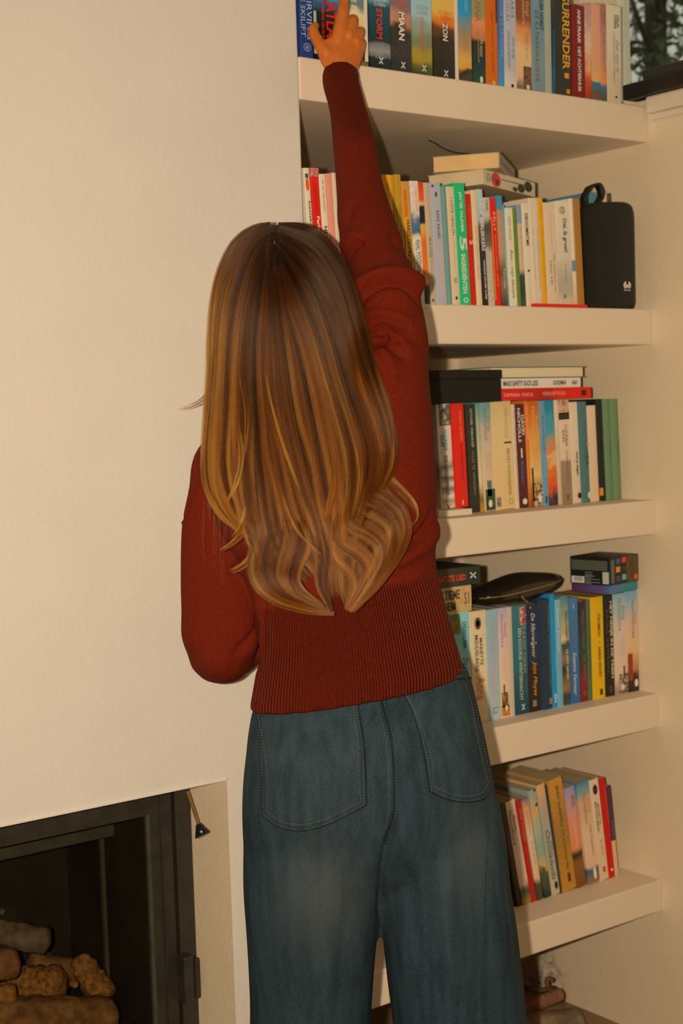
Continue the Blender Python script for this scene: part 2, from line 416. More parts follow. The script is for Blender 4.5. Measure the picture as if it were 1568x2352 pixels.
book(1, 845, 893, T+2, art([(0, (150, 160, 150)), (.40, (100, 140, 145)), (.5, (28, 62, 64)), (.77, (20, 44, 44)), (.80, (104, 100, 88)), (.86, (126, 118, 102)), (.90, (96, 92, 82)), (.92, (26, 34, 32)), (1, (22, 28, 26))], wob=.02), 'teal sea novel with a red title and snowy deck on its spine', [
    ('DE ZEVEN', -8, 4, .2, .8, (190, 190, 170), 'h'), ('ZUSSEN', 7, 15, .2, .75, (185, 185, 165), 'h'), ('STORM', 20, 90, .30, .58, (205, 40, 18), 'b'),
    ('x', 140, .5, (205, 190, 160))], D=.14)
book(1, 894, 941, T+6, art([(0, (90, 80, 100)), (.45, (110, 88, 84)), (.58, (170, 112, 78)), (.66, (60, 42, 22)), (.72, (48, 40, 30)), (.82, (52, 44, 38)), (1, (40, 36, 32))], grain=.2), 'dusk coloured novel with a white title beside the teal sea novel', [
    ('DE ZEVEN', 2, 12, .15, .8, (190, 80, 35), 'h'), ('ZUSSEN', 15, 24, .22, .75, (185, 72, 32), 'h'), ('MAAN', 29, 93, .36, .64, (215, 200, 170), 'b'), ('x', 150, .55, (215, 200, 170))], D=.14)
book(1, 943, 989, T+10, art([(0, (120, 160, 170)), (.5, (140, 160, 150)), (.62, (125, 132, 104)), (.74, (110, 108, 70)), (.86, (150, 118, 30)), (.95, (70, 74, 26)), (1, (60, 55, 25))]), 'misty green hills novel with a small red title', [
    ('DE ZEVEN', 13, 23, .2, .8, (120, 120, 100), 'h'), ('ZUSSEN', 26, 34, .25, .75, (130, 110, 95), 'h'), ('SCHADUW', 40, 120, .38, .58, (188, 62, 40)), ('x', 157, .55, (215, 200, 170))], D=.14)
book(1, 991, 1041, T+16, art([(0, (220, 150, 60)), (.45, (222, 150, 62)), (.55, (206, 100, 20)), (.62, (90, 46, 16)), (.7, (46, 34, 18)), (1, (36, 26, 18))]), 'orange sunset novel with a short white title', [
    ('DE ZEVEN', 25, 34, .25, .85, (200, 80, 20), 'h'), ('ZUSSEN', 37, 46, .3, .8, (170, 70, 20), 'h'), ('ZON', 54, 94, .42, .66, (215, 205, 180), 'b'), ('x', 169, .55, (215, 200, 170))], D=.14)
book(1, 1042, 1050, T+20, (190, 168, 136), 'thin plain cream book after the orange sunset novel')
book(1, 1052, 1080, T+22, art([(0, (20, 120, 170)), (.44, (30, 125, 165)), (.55, (110, 120, 105)), (.68, (150, 112, 76)), (.84, (198, 138, 52)), (.90, (200, 130, 40)), (.93, (50, 36, 20)), (1, (70, 50, 30))]), 'blue to gold novel with dim gold lettering', [
    ('PAREL', 65, 121, .34, .62, (150, 112, 60)), ('ZUSSEN', -6, 28, .4, .65, (120, 160, 160))], D=.14)
book(1, 1082, 1112, T+25, art([(0, (150, 120, 70)), (.44, (140, 118, 72)), (.52, (205, 118, 66)), (.62, (180, 100, 50)), (.68, (34, 38, 22)), (.8, (28, 42, 30)), (1, (30, 58, 44))]), 'dark green novel with a peach sky before the orange one', [
    ('ANNA', -10, 50, .2, .6, (130, 92, 50)), ('De laatste', 90, 130, .55, .75, (190, 165, 110), 'i'), ('werkelijkheid', 84, 145, .3, .5, (160, 130, 80), 'i'), ('o', 183, .6, 4, 8, (200, 170, 130), 0)])
book(1, 1106, 1140, T+28, (188, 84, 8), 'bright orange novel with thin dark script', [
    ('Tegen vreemden opwinden', 24, 168, .42, .66, (130, 52, 12), 'i'), ('o', 190, .6, 4, 4, (205, 165, 110), .5), ('p', -60, 50, .84, 1, (90, 40, 10))])
book(1, 1142, 1155, T+34, art([(0, (70, 90, 130)), (.6, (62, 94, 130)), (.8, (70, 110, 140)), (1, (60, 120, 150))]), 'narrow blue book with pale letters', [
    ('VOOR DE GELIEFDEN', 0, 130, .25, .7, (130, 145, 150))])
book(1, 1152, 1183, T+34, art([(0, (160, 150, 150)), (.8, (168, 152, 140)), (1, (196, 170, 140))]), 'pale lilac novel with green handwriting on the spine', [
    ('MARIA', -14, 42, .52, .84, (105, 98, 90), 't'), ('NIKOLAI', -24, 48, .16, .46, (105, 98, 90), 't'), ('Een lang', 84, 136, .56, .84, (70, 110, 98), 'i'), ('bewaard geheim', 72, 158, .22, .48, (60, 100, 92), 'i'), ('o', 197, .6, 4, 4, (20, 35, 25), 0)])
book(1, 1180, 1218, T+38, art([(0, (104, 50, 16)), (.42, (126, 62, 22)), (.55, (200, 120, 60)), (.7, (214, 156, 96)), (.9, (205, 150, 100)), (1, (110, 84, 60))]), 'brown and peach novel with a couple at its foot', [
    ('Santa', 0, 36, .62, .84, (190, 140, 90), 'i'), ('Montefiore', -20, 56, .36, .6, (196, 142, 88)), ('Wacht op mij', 72, 134, .56, .76, (150, 100, 55)), ('p', 152, 204, .42, .95, pic([(30, 22, 14), (120, 70, 35), (24, 40, 26)], 90)), ('o', 200, .7, 4, 6, (205, 175, 135), 0)])
book(1, 1216, 1249, T+42, art([(0, (110, 128, 124)), (.5, (98, 118, 118)), (.8, (112, 122, 110)), (1, (105, 118, 108))]), 'grey blue thriller with dark sans lettering', [
    ('LIER HORST', 0, 68, .60, .86, (34, 46, 44), 'b'), ('DE KATHARINACODE', 25, 188, .24, .52, (84, 60, 44), 't')])
book(1, 1247, 1264, T+48, (150, 142, 112), 'plain pale green grey spine before the black biography')
book(1, 1263, 1273, T+52, art([(0, (60, 60, 20)), (.5, (24, 40, 44)), (1, (30, 70, 84))]), 'narrow navy book squeezed beside the black biography', [
    ('NACHTLICHT IN HET NOORDEN', 70, 190, .3, .7, (70, 110, 116))])
book(1, 1271, 1308, T+44, (46, 42, 30), 'black hardback biography with chunky orange capitals', [
    ('SURRENDER', -8, 160, .36, .84, (228, 130, 24), 'b'), ('p', 168, 180, .5, .78, (200, 120, 30)), ('p', 205, 215, .62, .84, (190, 110, 30))], hard=True, D=.15, name='hardback_book')
book(1, 1311, 1342, 12, (112, 18, 8), 'dark red paperback with two white lines of capitals', [
    ('ANNE FRANK', 22, 100, .42, .66, (210, 190, 155), 'b'), ('HET ACHTERHUIS', 108, 210, .42, .66, (214, 190, 155), 'b')])
book(1, 1342, 1358, 8, art([(0, (180, 120, 100)), (.4, (196, 150, 112)), (.7, (200, 120, 66)), (.84, (170, 62, 24)), (1, (140, 50, 20))], grain=.15), 'narrow lilac and orange book beside the dark red paperback', [
    ('MEER LIEFDE', 30, 62, .3, .7, (165, 130, 110)), ('VERHALEN VAN DE ZEE', 70, 165, .35, .65, (215, 170, 125))])
book(1, 1358, 1378, 9, art([(0, (205, 130, 92)), (.6, (222, 130, 82)), (.80, (222, 140, 72)), (.815, (50, 96, 110)), (.89, (56, 90, 100)), (.9, (95, 72, 46)), (1, (100, 76, 50))], wob=.01), 'salmon pink book with a blue band at its foot')
book(1, 1377, 1392, 10, art([(0, (150, 92, 72)), (.5, (180, 112, 80)), (.8, (205, 120, 52)), (.86, (60, 90, 96)), (1, (80, 66, 50))], wob=.01), 'mauve to orange narrow book beside the cream novel', [
    ('EERDER', 32, 60, .3, .7, (140, 84, 66)), ('ZOMER AAN DE KUST', 75, 165, .35, .65, (120, 84, 66))])
book(1, 1393, 1425, 13, art([(0, (205, 172, 128)), (1, (190, 158, 116))]), 'cream novel closing the row beside the window', [
    ('DELIA', 34, 62, .68, .84, (50, 40, 30), 'b'), ('OWENS', 34, 66, .48, .64, (50, 40, 30), 'b'), ('Daar waar de', 92, 166, .62, .82, (110, 96, 70), 'i'), ('rivierkreeften zingen', 74, 188, .38, .56, (110, 96, 70), 'i'), ('o', 223, .6, 3, 3, (50, 40, 30), 0)])

# ---- speaker shelf
CK = 'cookbook'
book(2, 697, 710, 386, (196, 172, 132), 'white cookbook with a carrot on its spine', [
    ('p', 399, 409, .15, .75, (40, 78, 62)), ('o', 424, .42, 4, 15, (196, 70, 16), 0), ('basiskookboek', 462, 590, .42, .8, (48, 42, 32), 'b')], name=CK, D=.2)
book(2, 711, 731, 386, (190, 24, 8), 'red cookbook with a zigzag patterned top', [
    ('p', 386, 406, 0, 1, pic([(200, 150, 120), (150, 20, 14), (205, 160, 130)], 260)), ('DIANE BOETAN', 424, 488, .35, .6, (120, 20, 10)), ('Perfect gebakken', 497, 600, .3, .75, (222, 190, 150), 'b')], name=CK, D=.2)
book(2, 732, 747, 400, (200, 172, 134), 'white cookbook with slim black script next to the red zigzag one', [
    ('Jet van Nieuwkerk', 412, 486, .3, .62, (46, 38, 28), 'i'), ('HET KOOKBOEK', 520, 640, .2, .75, (30, 26, 20), 'b')], name=CK, D=.2)
book(2, 748, 762, 399, (214, 120, 90), 'pink cookbook half hidden by the raised sleeve', name=CK, D=.2)
book(2, 762, 771, 397, (190, 162, 124), 'narrow white book touching the raised sleeve', name=CK, D=.2)
book(2, 872, 899, 402, (206, 130, 18), 'deep yellow notebook with handwriting beside the sleeve', [('Mijn recepten', 420, 480, .4, .7, (180, 100, 30), 'i')], name=CK, D=.18)
book(2, 899, 905, 403, (160, 112, 16), 'very thin ochre booklet between two yellow books', name=CK, D=.18)
book(2, 905, 920, 401, (166, 118, 26), 'olive yellow cookbook with dull green letters', [('LEKKER GEZOND', 470, 560, .4, .7, (90, 100, 40))], name=CK, D=.18)
book(2, 921, 940, 417, (178, 122, 52), 'tan cookbook with an orange label about running', [
    ('p', 433, 500, .06, .62, (214, 108, 22)), ("RUNNER'S COOKBOOK", 438, 498, .22, .5, (120, 50, 14)), ('p', 500, 640, .06, .55, (216, 130, 20)), ('HARDLOOPRECEPTEN', 506, 636, .3, .72, (60, 44, 18), 'b')], name=CK, D=.18)
book(2, 941, 960, 416, art([(0, (196, 172, 144)), (.24, (196, 170, 140)), (.33, (66, 90, 112)), (.42, (60, 84, 108)), (.48, (196, 172, 140)), (1, (190, 160, 120))], grain=.15), 'white cookbook with a splash of blue paint', [
    ('real food', 436, 485, .5, .8, (200, 90, 60), 'i'), ('REAL FOOD', 552, 610, .2, .75, (60, 70, 70)), ('FAMILIE', 612, 660, .3, .7, (70, 70, 60))], name=CK, D=.18)
book(2, 960, 972, 418, art([(0, (190, 50, 10)), (.14, (200, 70, 20)), (.18, (200, 150, 80)), (.21, (30, 26, 18)), (.33, (30, 26, 18)), (.36, (214, 140, 40)), (.5, (204, 84, 16)), (.72, (205, 96, 20)), (.82, (196, 120, 50)), (.86, (40, 40, 36)), (1, (30, 28, 22))], wob=.015), 'slim orange red and black striped book', name=CK, D=.18)
book(2, 972, 986, 420, (172, 146, 110), 'beige cookbook with grey hand lettering', [
    ('forever you', 437, 482, .3, .65, (196, 84, 52), 'i'), ('RENS KROES', 545, 592, .25, .7, (70, 62, 48)), ('koken met natuurlijke ingredienten', 595, 670, .35, .6, (80, 70, 54)), ('o', 690, .4, 3, 4, (40, 36, 26), .4)], name=CK, D=.18)
book(2, 987, 1011, 421, (158, 146, 138), 'lilac grey cookbook with navy capitals and yellow title', [
    ('o', 428, .2, 3, 3, (40, 56, 60), 0), ('p', 442, 452, .4, .62, (44, 62, 66)), ('RENS KROES', 484, 548, .42, .68, (52, 58, 66), 'bt'), ('so simple', 562, 668, .38, .78, (206, 150, 50))], name=CK, D=.18)
book(2, 1012, 1024, 429, (92, 122, 106), 'narrow sea green book', name=CK, D=.18, hard=True)
book(2, 1024, 1042, 429, (196, 162, 118), 'cream cookbook with fine grey capitals between sea green and bright green', [
    ('I LOVE HEALTH', 455, 540, .4, .72, (74, 66, 48)), ('een gezonder leven', 546, 612, .5, .62, (130, 110, 84)), ('p', 638, 650, .3, .75, (150, 130, 100)), ('o', 685, .5, 3, 4, (40, 50, 50), 0)], name=CK, D=.18)
book(2, 1041, 1066, 421, (14, 158, 92), 'bright green cookbook with bold white capitals', [
    ('JAMIE OLIVER', 441, 534, .34, .66, (216, 200, 150), 'b'), ('5', 544, 576, .22, .88, (225, 205, 150), 'b'), ('INGREDIËNTEN', 584, 674, .26, .78, (222, 202, 150), 'b'), ('o', 690, .5, 6, 6, (215, 195, 140), .6)], name=CK, D=.19)
book(2, 1068, 1081, 446, (176, 26, 8), 'red paperback with a white number between green and cream', [
    ('KOKEN MET VERSTAND', 470, 545, .38, .62, (205, 90, 40)), ('2', 551, 562, .25, .8, (225, 190, 140), 'b')], name=CK, D=.18)
book(2, 1081, 1094, 437, (200, 166, 120), 'cream book with tiny dark letters after the red one', [
    ('LEVEN MET AANDACHT IN BALANS', 520, 640, .35, .6, (120, 96, 70))], name=CK, D=.18)
book(2, 1095, 1108, 435, art([(0, (160, 165, 160)), (.22, (150, 152, 145)), (.34, (92, 72, 62)), (.5, (44, 36, 32)), (1, (28, 26, 26))]), 'slim book fading from pale blue to black', [
    ('DECEMBERLEKKERS', 458, 576, .2, .82, (196, 178, 150), 'b'), ('MONIQUE VAN DER VLOED', 598, 688, .3, .66, (190, 170, 140), 'b')], name=CK, D=.18)
book(2, 1108, 1124, 454, art([(0, (178, 160, 136)), (.18, (170, 150, 126)), (.26, (70, 60, 52)), (.4, (90, 76, 64)), (.52, (165, 146, 120)), (1, (172, 150, 118))], grain=.12), 'grey white book with a dark photo smudge', [
    ('HAIR', 460, 484, .3, .7, (70, 62, 52))], name=CK, D=.18)
book(2, 1125, 1138, 455, (196, 24, 10), 'scarlet slim book with white capitals', [
    ('p', 500, 690, 0, .1, (205, 130, 20)), ('KELLY', 488, 530, .3, .72, (220, 175, 140), 't'), ('TRAINING EN VOEDING', 538, 620, .4, .62, (220, 110, 80)), ('START UP', 630, 658, .4, .66, (216, 120, 80))], name=CK, D=.18)
book(2, 1140, 1153, 450, art([(0, (58, 122, 132)), (.12, (58, 122, 132)), (.125, (170, 118, 78)), (.5, (172, 122, 84)), (.7, (110, 72, 44)), (.8, (130, 86, 54)), (1, (80, 54, 34))], wob=.01), 'brown photo cookbook with a teal top', [
    ('Nicole', 618, 662, .4, .72, (210, 180, 140))], name=CK, D=.18)
book(2, 1153, 1158, 471, art([(0, (80, 140, 150)), (.6, (110, 150, 145)), (1, (60, 110, 116))]), 'very thin turquoise booklet', name=CK, D=.18)
book(2, 1157, 1177, 478, (206, 178, 138), 'white cookbook with handwritten black title', [
    ('RENS KROES', 499, 552, .34, .6, (110, 92, 70)), ('Reis - mijn lifestyle', 574, 686, .26, .7, (70, 58, 44), 'i')], name=CK, D=.18)
book(2, 1176, 1186, 479, (92, 106, 26), 'narrow moss green book', name=CK, D=.18)
book(2, 1186, 1197, 470, art([(0, (122, 126, 132)), (.18, (122, 126, 132)), (.19, (182, 152, 118)), (.62, (180, 150, 116)), (.7, (40, 56, 56)), (.86, (32, 50, 50)), (1, (60, 64, 56))], wob=.01), 'slim book with blue grey top and dark foot', [
    ('Jong en fris', 522, 592, .4, .7, (190, 70, 40))], name=CK, D=.18)
book(2, 1197, 1213, 468, (204, 174, 134), 'white paperback with condensed black capitals', [
    ('DROOMRITME', 491, 565, .34, .78, (44, 40, 32), 'b'), ('o', 622, .5, 3, 3, (50, 44, 36), 0), ('slapen zonder zorgen', 634, 685, .45, .6, (150, 126, 96))], name=CK, D=.16)
book(2, 1213, 1224, 455, (198, 168, 130), 'tall thin white guide beside the white paperback', [('HET GEZONDE ONTBIJT', 525, 645, .35, .62, (130, 116, 100))], name=CK, D=.17)
book(2, 1224, 1234, 455, (190, 162, 126), 'tall thin white guide touching the yellow one', [('PUUR GENIETEN VAN DE NATUUR', 525, 665, .35, .62, (120, 104, 90))], name=CK, D=.17)
book(2, 1234, 1246, 455, (204, 136, 14), 'slim yellow guide beside the thick cream novel', [('TWEELING', 470, 500, .4, .68, (170, 100, 20)), ('GROEIEN MET JE BABY IN HET EERSTE JAAR', 520, 668, .4, .62, (160, 100, 20))], name=CK, D=.17)
book(2, 1247, 1273, 466, (196, 164, 124), 'thick cream novel with faint red capitals', [
    ('JOEL DICKER', 485, 565, .42, .62, (196, 110, 70), 't'), ('Het mysterie van', 584, 672, .58, .8, (84, 66, 46)), ('kamer 622', 600, 654, .3, .5, (84, 66, 46))], D=.15)
book(2, 1274, 1307, 463, art([(0, (204, 174, 136)), (.5, (190, 166, 132)), (.8, (160, 140, 112)), (1, (196, 160, 118))]), 'thick white baby guide with bold navy title', [
    ('o', 484, .45, 8, 10, pic([(120, 100, 76), (190, 160, 120)], 200), 0), ('Oei, ik groei!', 502, 580, .38, .72, (50, 56, 58), 'b'), ('groeisprongen', 606, 650, .4, .56, (120, 110, 96)), ('o', 681, .35, 4, 5, (86, 116, 92), 0)], D=.16)
book(2, 1307, 1315, 456, art([(0, (206, 176, 138)), (.56, (204, 172, 134)), (.57, (90, 118, 122)), (.66, (90, 118, 122)), (.67, (200, 172, 136)), (1, (190, 150, 100))], wob=.003), 'narrow white book with a blue block', D=.16)
book(2, 1315, 1331, 456, (150, 96, 36), 'brown book beside the black speaker', D=.16, name='hardback_book')
for xa, xb, yy, cc, lb in ((1338, 1350, 458, (206, 150, 100), 'peach book peeping out behind the speaker strap'), (1352, 1374, 442, (70, 112, 116), 'blue book peeping out behind the speaker strap'),
                           (1376, 1384, 437, (196, 150, 96), 'thin tan book behind the speaker'), (1386, 1394, 443, (200, 156, 104), 'short peach book behind the speaker'), (1395, 1405, 444, (70, 66, 46), 'dark olive book behind the speaker')):
    book(2, xa, xb, yy, cc, lb, dy=.100, lean=0.0, D=.15)

# ---- middle shelf
book(3, 1000, 1033, 929, art([(0, (206, 178, 144)), (.5, (190, 164, 132)), (.6, (130, 108, 86)), (1, (196, 168, 134))]), 'white novel with a black and white photo top, beside the sweater', [
    ('p', 930, 978, .2, 1, pic([(120, 104, 84), (40, 34, 26), (190, 165, 130)], 70)), ('LUCINDA', 989, 1036, .44, .66, (70, 120, 128), 'b'), ('RILEY', 999, 1028, .22, .42, (70, 120, 128), 'b'),
    ('p', 1070, 1166, .12, .98, art([(0, (120, 100, 80)), (.2, (186, 160, 126)), (.3, (110, 92, 72)), (.45, (190, 164, 130)), (.55, (120, 100, 78)), (.75, (200, 172, 136)), (.85, (150, 126, 98)), (1, (190, 160, 124))], wob=.03)),
    ('DE LIEFDESBRIEF', 1047, 1138, .42, .62, (86, 84, 84), 'b'), ('x', 1166, .5, (30, 26, 20))], zbase=0.013)
book(3, 1034, 1064, 928, plain('red_gloss', alb((200, 18, 4)), .18, .5), 'glossy bright red novel on the white tray', [
    ('SASKIA NOORT', 945, 1014, .58, .76, (206, 120, 50)), ('DE VERBOUWING', 1022, 1102, .58, .74, (120, 14, 8)), ('p', 1150, 1160, .5, .6, (216, 150, 110))], zbase=0.013)
book(3, 1066, 1091, 929, plain('black_gloss', alb((34, 32, 22)), .25, .5), 'black novel with pale serif capitals beside the red one', [
    ('ESTHER VERHOEF', 940, 1028, .42, .64, (150, 138, 108), 'b'), ('ALLES TE VERLIEZEN', 1035, 1136, .42, .62, (130, 112, 70))])
book(3, 1091, 1100, 926, art([(0, (84, 124, 112)), (.2, (150, 148, 116)), (.7, (200, 166, 116)), (.9, (110, 90, 50)), (1, (170, 110, 20))]), 'narrow green and straw book')
book(3, 1101, 1126, 925, art([(0, (92, 132, 120)), (.12, (120, 142, 122)), (.22, (170, 150, 118)), (.6, (190, 158, 116)), (.8, (196, 160, 110)), (1, (180, 146, 98))]), 'pale novel with a grey castle above dark trees', [
    ('Santa', 956, 990, .6, .84, (104, 98, 80), 'i'), ('Montefiore', 938, 1012, .28, .56, (104, 98, 80)), ('De verre', 1043, 1080, .56, .76, (160, 136, 100)), ('horizon', 1045, 1080, .3, .5, (160, 136, 100)),
    ('p', 1104, 1140, .3, .72, pic([(90, 100, 96), (70, 84, 84)], 90)), ('p', 1124, 1172, .12, 1, pic([(24, 44, 26), (40, 66, 36), (60, 70, 40)], 60)), ('o', 1157, .5, 5, 9, (205, 175, 140), 0)])
book(3, 1126, 1173, 923, art([(0, (190, 158, 96)), (.3, (206, 164, 104)), (1, (204, 158, 98))]), 'thick straw yellow novel with thin dark capitals', [
    ('MIKE ROSSVELD', 938, 1008, .62, .78, (150, 126, 80)), ('p', 1016, 1020, .56, .92, (50, 40, 24)), ("BERTIE'S WONDERJAREN", 1032, 1138, .62, .80, (96, 74, 44)), ('o', 1154, .75, 6, 7, (150, 116, 70), .7), ('p', 1141, 1163, .06, .28, pic([(150, 130, 104), (60, 56, 50)], 300))])
book(3, 1174, 1182, 929, (196, 164, 130), 'narrow cream book with small handwriting beside the maroon novel', [('Ik leef in woorden', 944, 1150, .3, .7, (150, 124, 100), 'i')])
book(3, 1182, 1203, 929, (78, 28, 26), 'maroon novel with white serif author and blue title', [
    ('DAVID', 954, 1000, .56, .88, (214, 190, 156), 'b'), ('NICHOLLS', 938, 1016, .16, .48, (214, 190, 156), 'b'), ('p', 1030, 1052, .4, .56, (200, 176, 146)), ('Kicken!', 1057, 1114, .3, .62, (70, 104, 140), 'i'), ('o', 1152, .55, 6, 7, (205, 178, 140), 0)])
book(3, 1203, 1211, 921, art([(0, (196, 96, 24)), (.7, (200, 110, 36)), (1, (150, 70, 20))]), 'narrow orange book with white capitals', [('TERRE DES HOMMES', 930, 1010, .3, .66, (216, 180, 140))])
book(3, 1211, 1236, 921, art([(0, (176, 84, 16)), (.15, (190, 100, 24)), (.35, (204, 130, 50)), (.7, (214, 158, 84)), (.82, (150, 90, 40)), (1, (90, 56, 24))]), 'orange Tuscan novel with cypresses at its foot', [
    ('Santa', 953, 990, .6, .84, (210, 150, 80), 'i'), ('Montefiore', 934, 1010, .28, .54, (210, 150, 80)), ('Het geheim', 1030, 1078, .58, .76, (190, 130, 66)), ('van Montague', 1026, 1082, .3, .48, (190, 130, 66)),
    ('p', 1074, 1150, .06, .22, pic([(30, 40, 16), (44, 50, 20)], 60)), ('p', 1110, 1166, .1, .98, pic([(50, 36, 14), (200, 160, 110), (120, 70, 24), (40, 50, 20)], 110)), ('o', 1146, .7, 5, 9, (214, 190, 150), 0)])
book(3, 1236, 1250, 921, (96, 130, 140), 'slim light blue novel with dark script', [('Kim van Kooten', 957, 1036, .4, .66, (40, 54, 60)), ('Lieveling', 1044, 1096, .3, .7, (130, 156, 156), 'i'), ('p', 1140, 1156, .35, .72, (50, 64, 70))])
book(3, 1250, 1271, 919, art([(0, (24, 112, 128)), (.25, (60, 128, 130)), (.36, (120, 130, 100)), (.45, (200, 110, 50)), (.55, (216, 150, 90)), (.68, (208, 96, 30)), (.85, (196, 60, 20)), (.95, (60, 50, 50)), (1, (40, 40, 50))], wob=.14, scale=14), 'colourful novel blending turquoise into flame orange')
book(3, 1272, 1281, 919, art([(0, (206, 172, 134)), (.6, (190, 156, 118)), (1, (180, 148, 112))]), 'narrow beige book beside the flame coloured novel')
book(3, 1281, 1305, 919, art([(0, (204, 168, 130)), (.56, (200, 164, 126)), (.6, (140, 108, 78)), (1, (132, 102, 72))], wob=.01), 'beige novel with a woman portrait on top', [
    ('p', 919, 950, 0, 1, pic([(120, 80, 50), (200, 150, 110), (90, 60, 40)], 60)), ('p', 948, 964, 0, 1, (46, 36, 26)), ('LUCINDA', 977, 1026, .5, .72, (104, 82, 60), 'b'), ('RILEY', 988, 1017, .24, .44, (104, 82, 60), 'b'),
    ('DE MIDDERNACHTROOS', 1036, 1110, .5, .66, (90, 70, 50)), ('x', 1142, .5, (90, 68, 46))])
book(3, 1306, 1325, 924, art([(0, (206, 172, 134)), (1, (198, 162, 120))]), 'white novel with small lowercase black title', [
    ('vind je slagen', 1037, 1092, .44, .84, (36, 32, 24), 'b'), ('o', 1139, .75, 5, 7, (30, 28, 22), 0)])
book(3, 1325, 1346, 923, (66, 96, 88), 'teal novel with a dark lowercase word', [('vrijuit', 1036, 1068, .5, .9, (40, 62, 58), 'b'), ('o', 1022, .8, 3, 5, (190, 120, 80), 0), ('o', 1138, .75, 5, 8, (196, 170, 130), 0)], hard=True, name='hardback_book')
book(3, 1346, 1367, 932, art([(0, (206, 166, 124)), (1, (200, 160, 114))]), 'short cream book with faint grey lines beside the black one', [('HET LEVEN IS EEN GESCHENK VAN DE TIJD', 950, 1130, .8, .92, (150, 116, 96))])
book(3, 1367, 1382, 917, (22, 24, 20), 'tall black hardback with an orange fleck', [('p', 1120, 1138, .02, .4, (206, 120, 20))], hard=True, name='hardback_book')
book(3, 1382, 1399, 917, (92, 112, 72), 'green ribbed hardback beside the black one', [('levenslessen', 1013, 1060, .6, .8, (70, 90, 60))], hard=True, name='hardback_book')
book(3, 1399, 1417, 917, (96, 114, 70), 'green ribbed hardback nearest the alcove wall', [('dagboek', 1010, 1056, .62, .82, (70, 90, 58))], hard=True, name='hardback_book')

# ---- shelf under the game box
book(4, 1029, 1077, 1407, art([(0, (120, 170, 172)), (.2, (100, 158, 164)), (.6, (130, 160, 152)), (1, (140, 160, 150))]), 'light blue novel half hidden by the sweater hem', [
    ('p', 1410, 1456, .06, .54, pic([(40, 44, 16), (110, 96, 30), (70, 70, 24), (150, 120, 50)], 70)), ('SARAH LARK', 1429, 1492, .66, .84, (60, 84, 84), 'b'), ('De laatste belofte', 1512, 1620, .62, .9, (70, 90, 88), 'i')])
book(4, 1077, 1115, 1403, art([(0, (196, 162, 116)), (.3, (206, 170, 120)), (1, (204, 166, 116))], grain=.08), 'cream novel with a dark medallion and wide serif lettering', [
    ('o', 1432, .48, 8, 14, (84, 62, 40), 0), ('o', 1432, .48, 4, 8, (170, 120, 84), 0), ('MARIËTTE', 1466, 1528, .54, .76, (92, 72, 48), 'b'), ('MIDDELBEEK', 1458, 1544, .26, .46, (92, 72, 48), 'b'), ('Anna', 1555, 1608, .3, .8, (196, 100, 70))])
book(4, 1115, 1142, 1400, art([(0, (130, 150, 146)), (1, (150, 156, 144))]), 'grey blue novel with pink lettering', [
    ('JENNY COLGAN', 1421, 1502, .3, .62, (190, 116, 96)), ('Zomerzussen', 1513, 1608, .3, .7, (196, 130, 120), 'i'), ('Ls', 1625, 1640, .3, .8, (90, 94, 86))])
book(4, 1143, 1164, 1396, art([(0, (160, 140, 160)), (.2, (190, 156, 140)), (.6, (204, 164, 124)), (1, (200, 156, 110))]), 'pale pink novel with a gothic castle', [
    ('Santa', 1430, 1464, .58, .84, (120, 96, 84), 'i'), ('Montefiore', 1411, 1486, .22, .5, (120, 96, 84)), ('De stem van', 1506, 1562, .6, .8, (190, 130, 110)), ('hermine', 1514, 1552, .34, .52, (190, 130, 110)),
    ('p', 1590, 1624, .12, .8, pic([(120, 80, 30), (60, 44, 20), (170, 120, 50)], 90)), ('p', 1572, 1592, .3, .5, (110, 76, 34)), ('p', 1620, 1644, .04, .96, pic([(60, 66, 24), (190, 110, 40), (90, 80, 40)], 120)), ('o', 1626, .55, 3, 7, (206, 180, 140), 0)])
book(4, 1164, 1175, 1394, (180, 150, 116), 'narrow plain beige spine beside the teal winter novel')
book(4, 1175, 1208, 1391, art([(0, (40, 96, 92)), (.3, (34, 92, 90)), (.55, (28, 88, 86)), (.7, (30, 70, 70)), (1, (18, 56, 66))]), 'teal winter novel with a red figure on top', [
    ('p', 1396, 1436, .5, .95, pic([(40, 84, 84), (150, 24, 14), (196, 150, 120), (40, 60, 60)], 70)), ('KAREN SWAN', 1440, 1546, .62, .84, (160, 112, 36), 't'), ('EEN NOORSE WINTERNACHT', 1443, 1608, .34, .56, (184, 170, 140)), ('x', 1624, .55, (214, 190, 160))])
book(4, 1208, 1235, 1388, art([(0, (22, 34, 48)), (.35, (24, 40, 66)), (.5, (26, 38, 56)), (.6, (36, 26, 16)), (1, (34, 24, 16))]), 'night blue novel turning brown at its foot', [
    ('De Sterrengever', 1408, 1510, .24, .66, (196, 174, 136), 'i'), ('Jojo Moyes', 1518, 1598, .3, .72, (205, 130, 40), 'i'), ('o', 1395, .3, 2, 2, (210, 130, 50), 0), ('o', 1444, .6, 2, 2, (210, 130, 50), 0), ('o', 1477, .7, 2, 2, (210, 130, 50), 0), ('p', 1608, 1622, .3, .62, (120, 104, 84))])
book(4, 1235, 1261, 1377, (28, 44, 54), 'dark navy hardback with tiny gold letters', [('TOON KORTOOMS', 1390, 1450, .66, .8, (120, 96, 50)), ('DE DWAZE MEISJES VAN DE BERG', 1458, 1582, .66, .8, (120, 96, 50)), ('p', 1604, 1618, .66, .86, (150, 96, 30))], hard=True, name='hardback_book')
book(4, 1262, 1273, 1365, (20, 120, 160), 'bright sky blue hardback beside the navy one', [('DE LIEFDE', 1498, 1535, .5, .75, (90, 150, 170)), ('o', 1600, .5, 3, 7, (196, 190, 170), .5), ('o', 1611, .5, 2, 3, (196, 190, 170), 0)], D=.18, name='hardback_book')
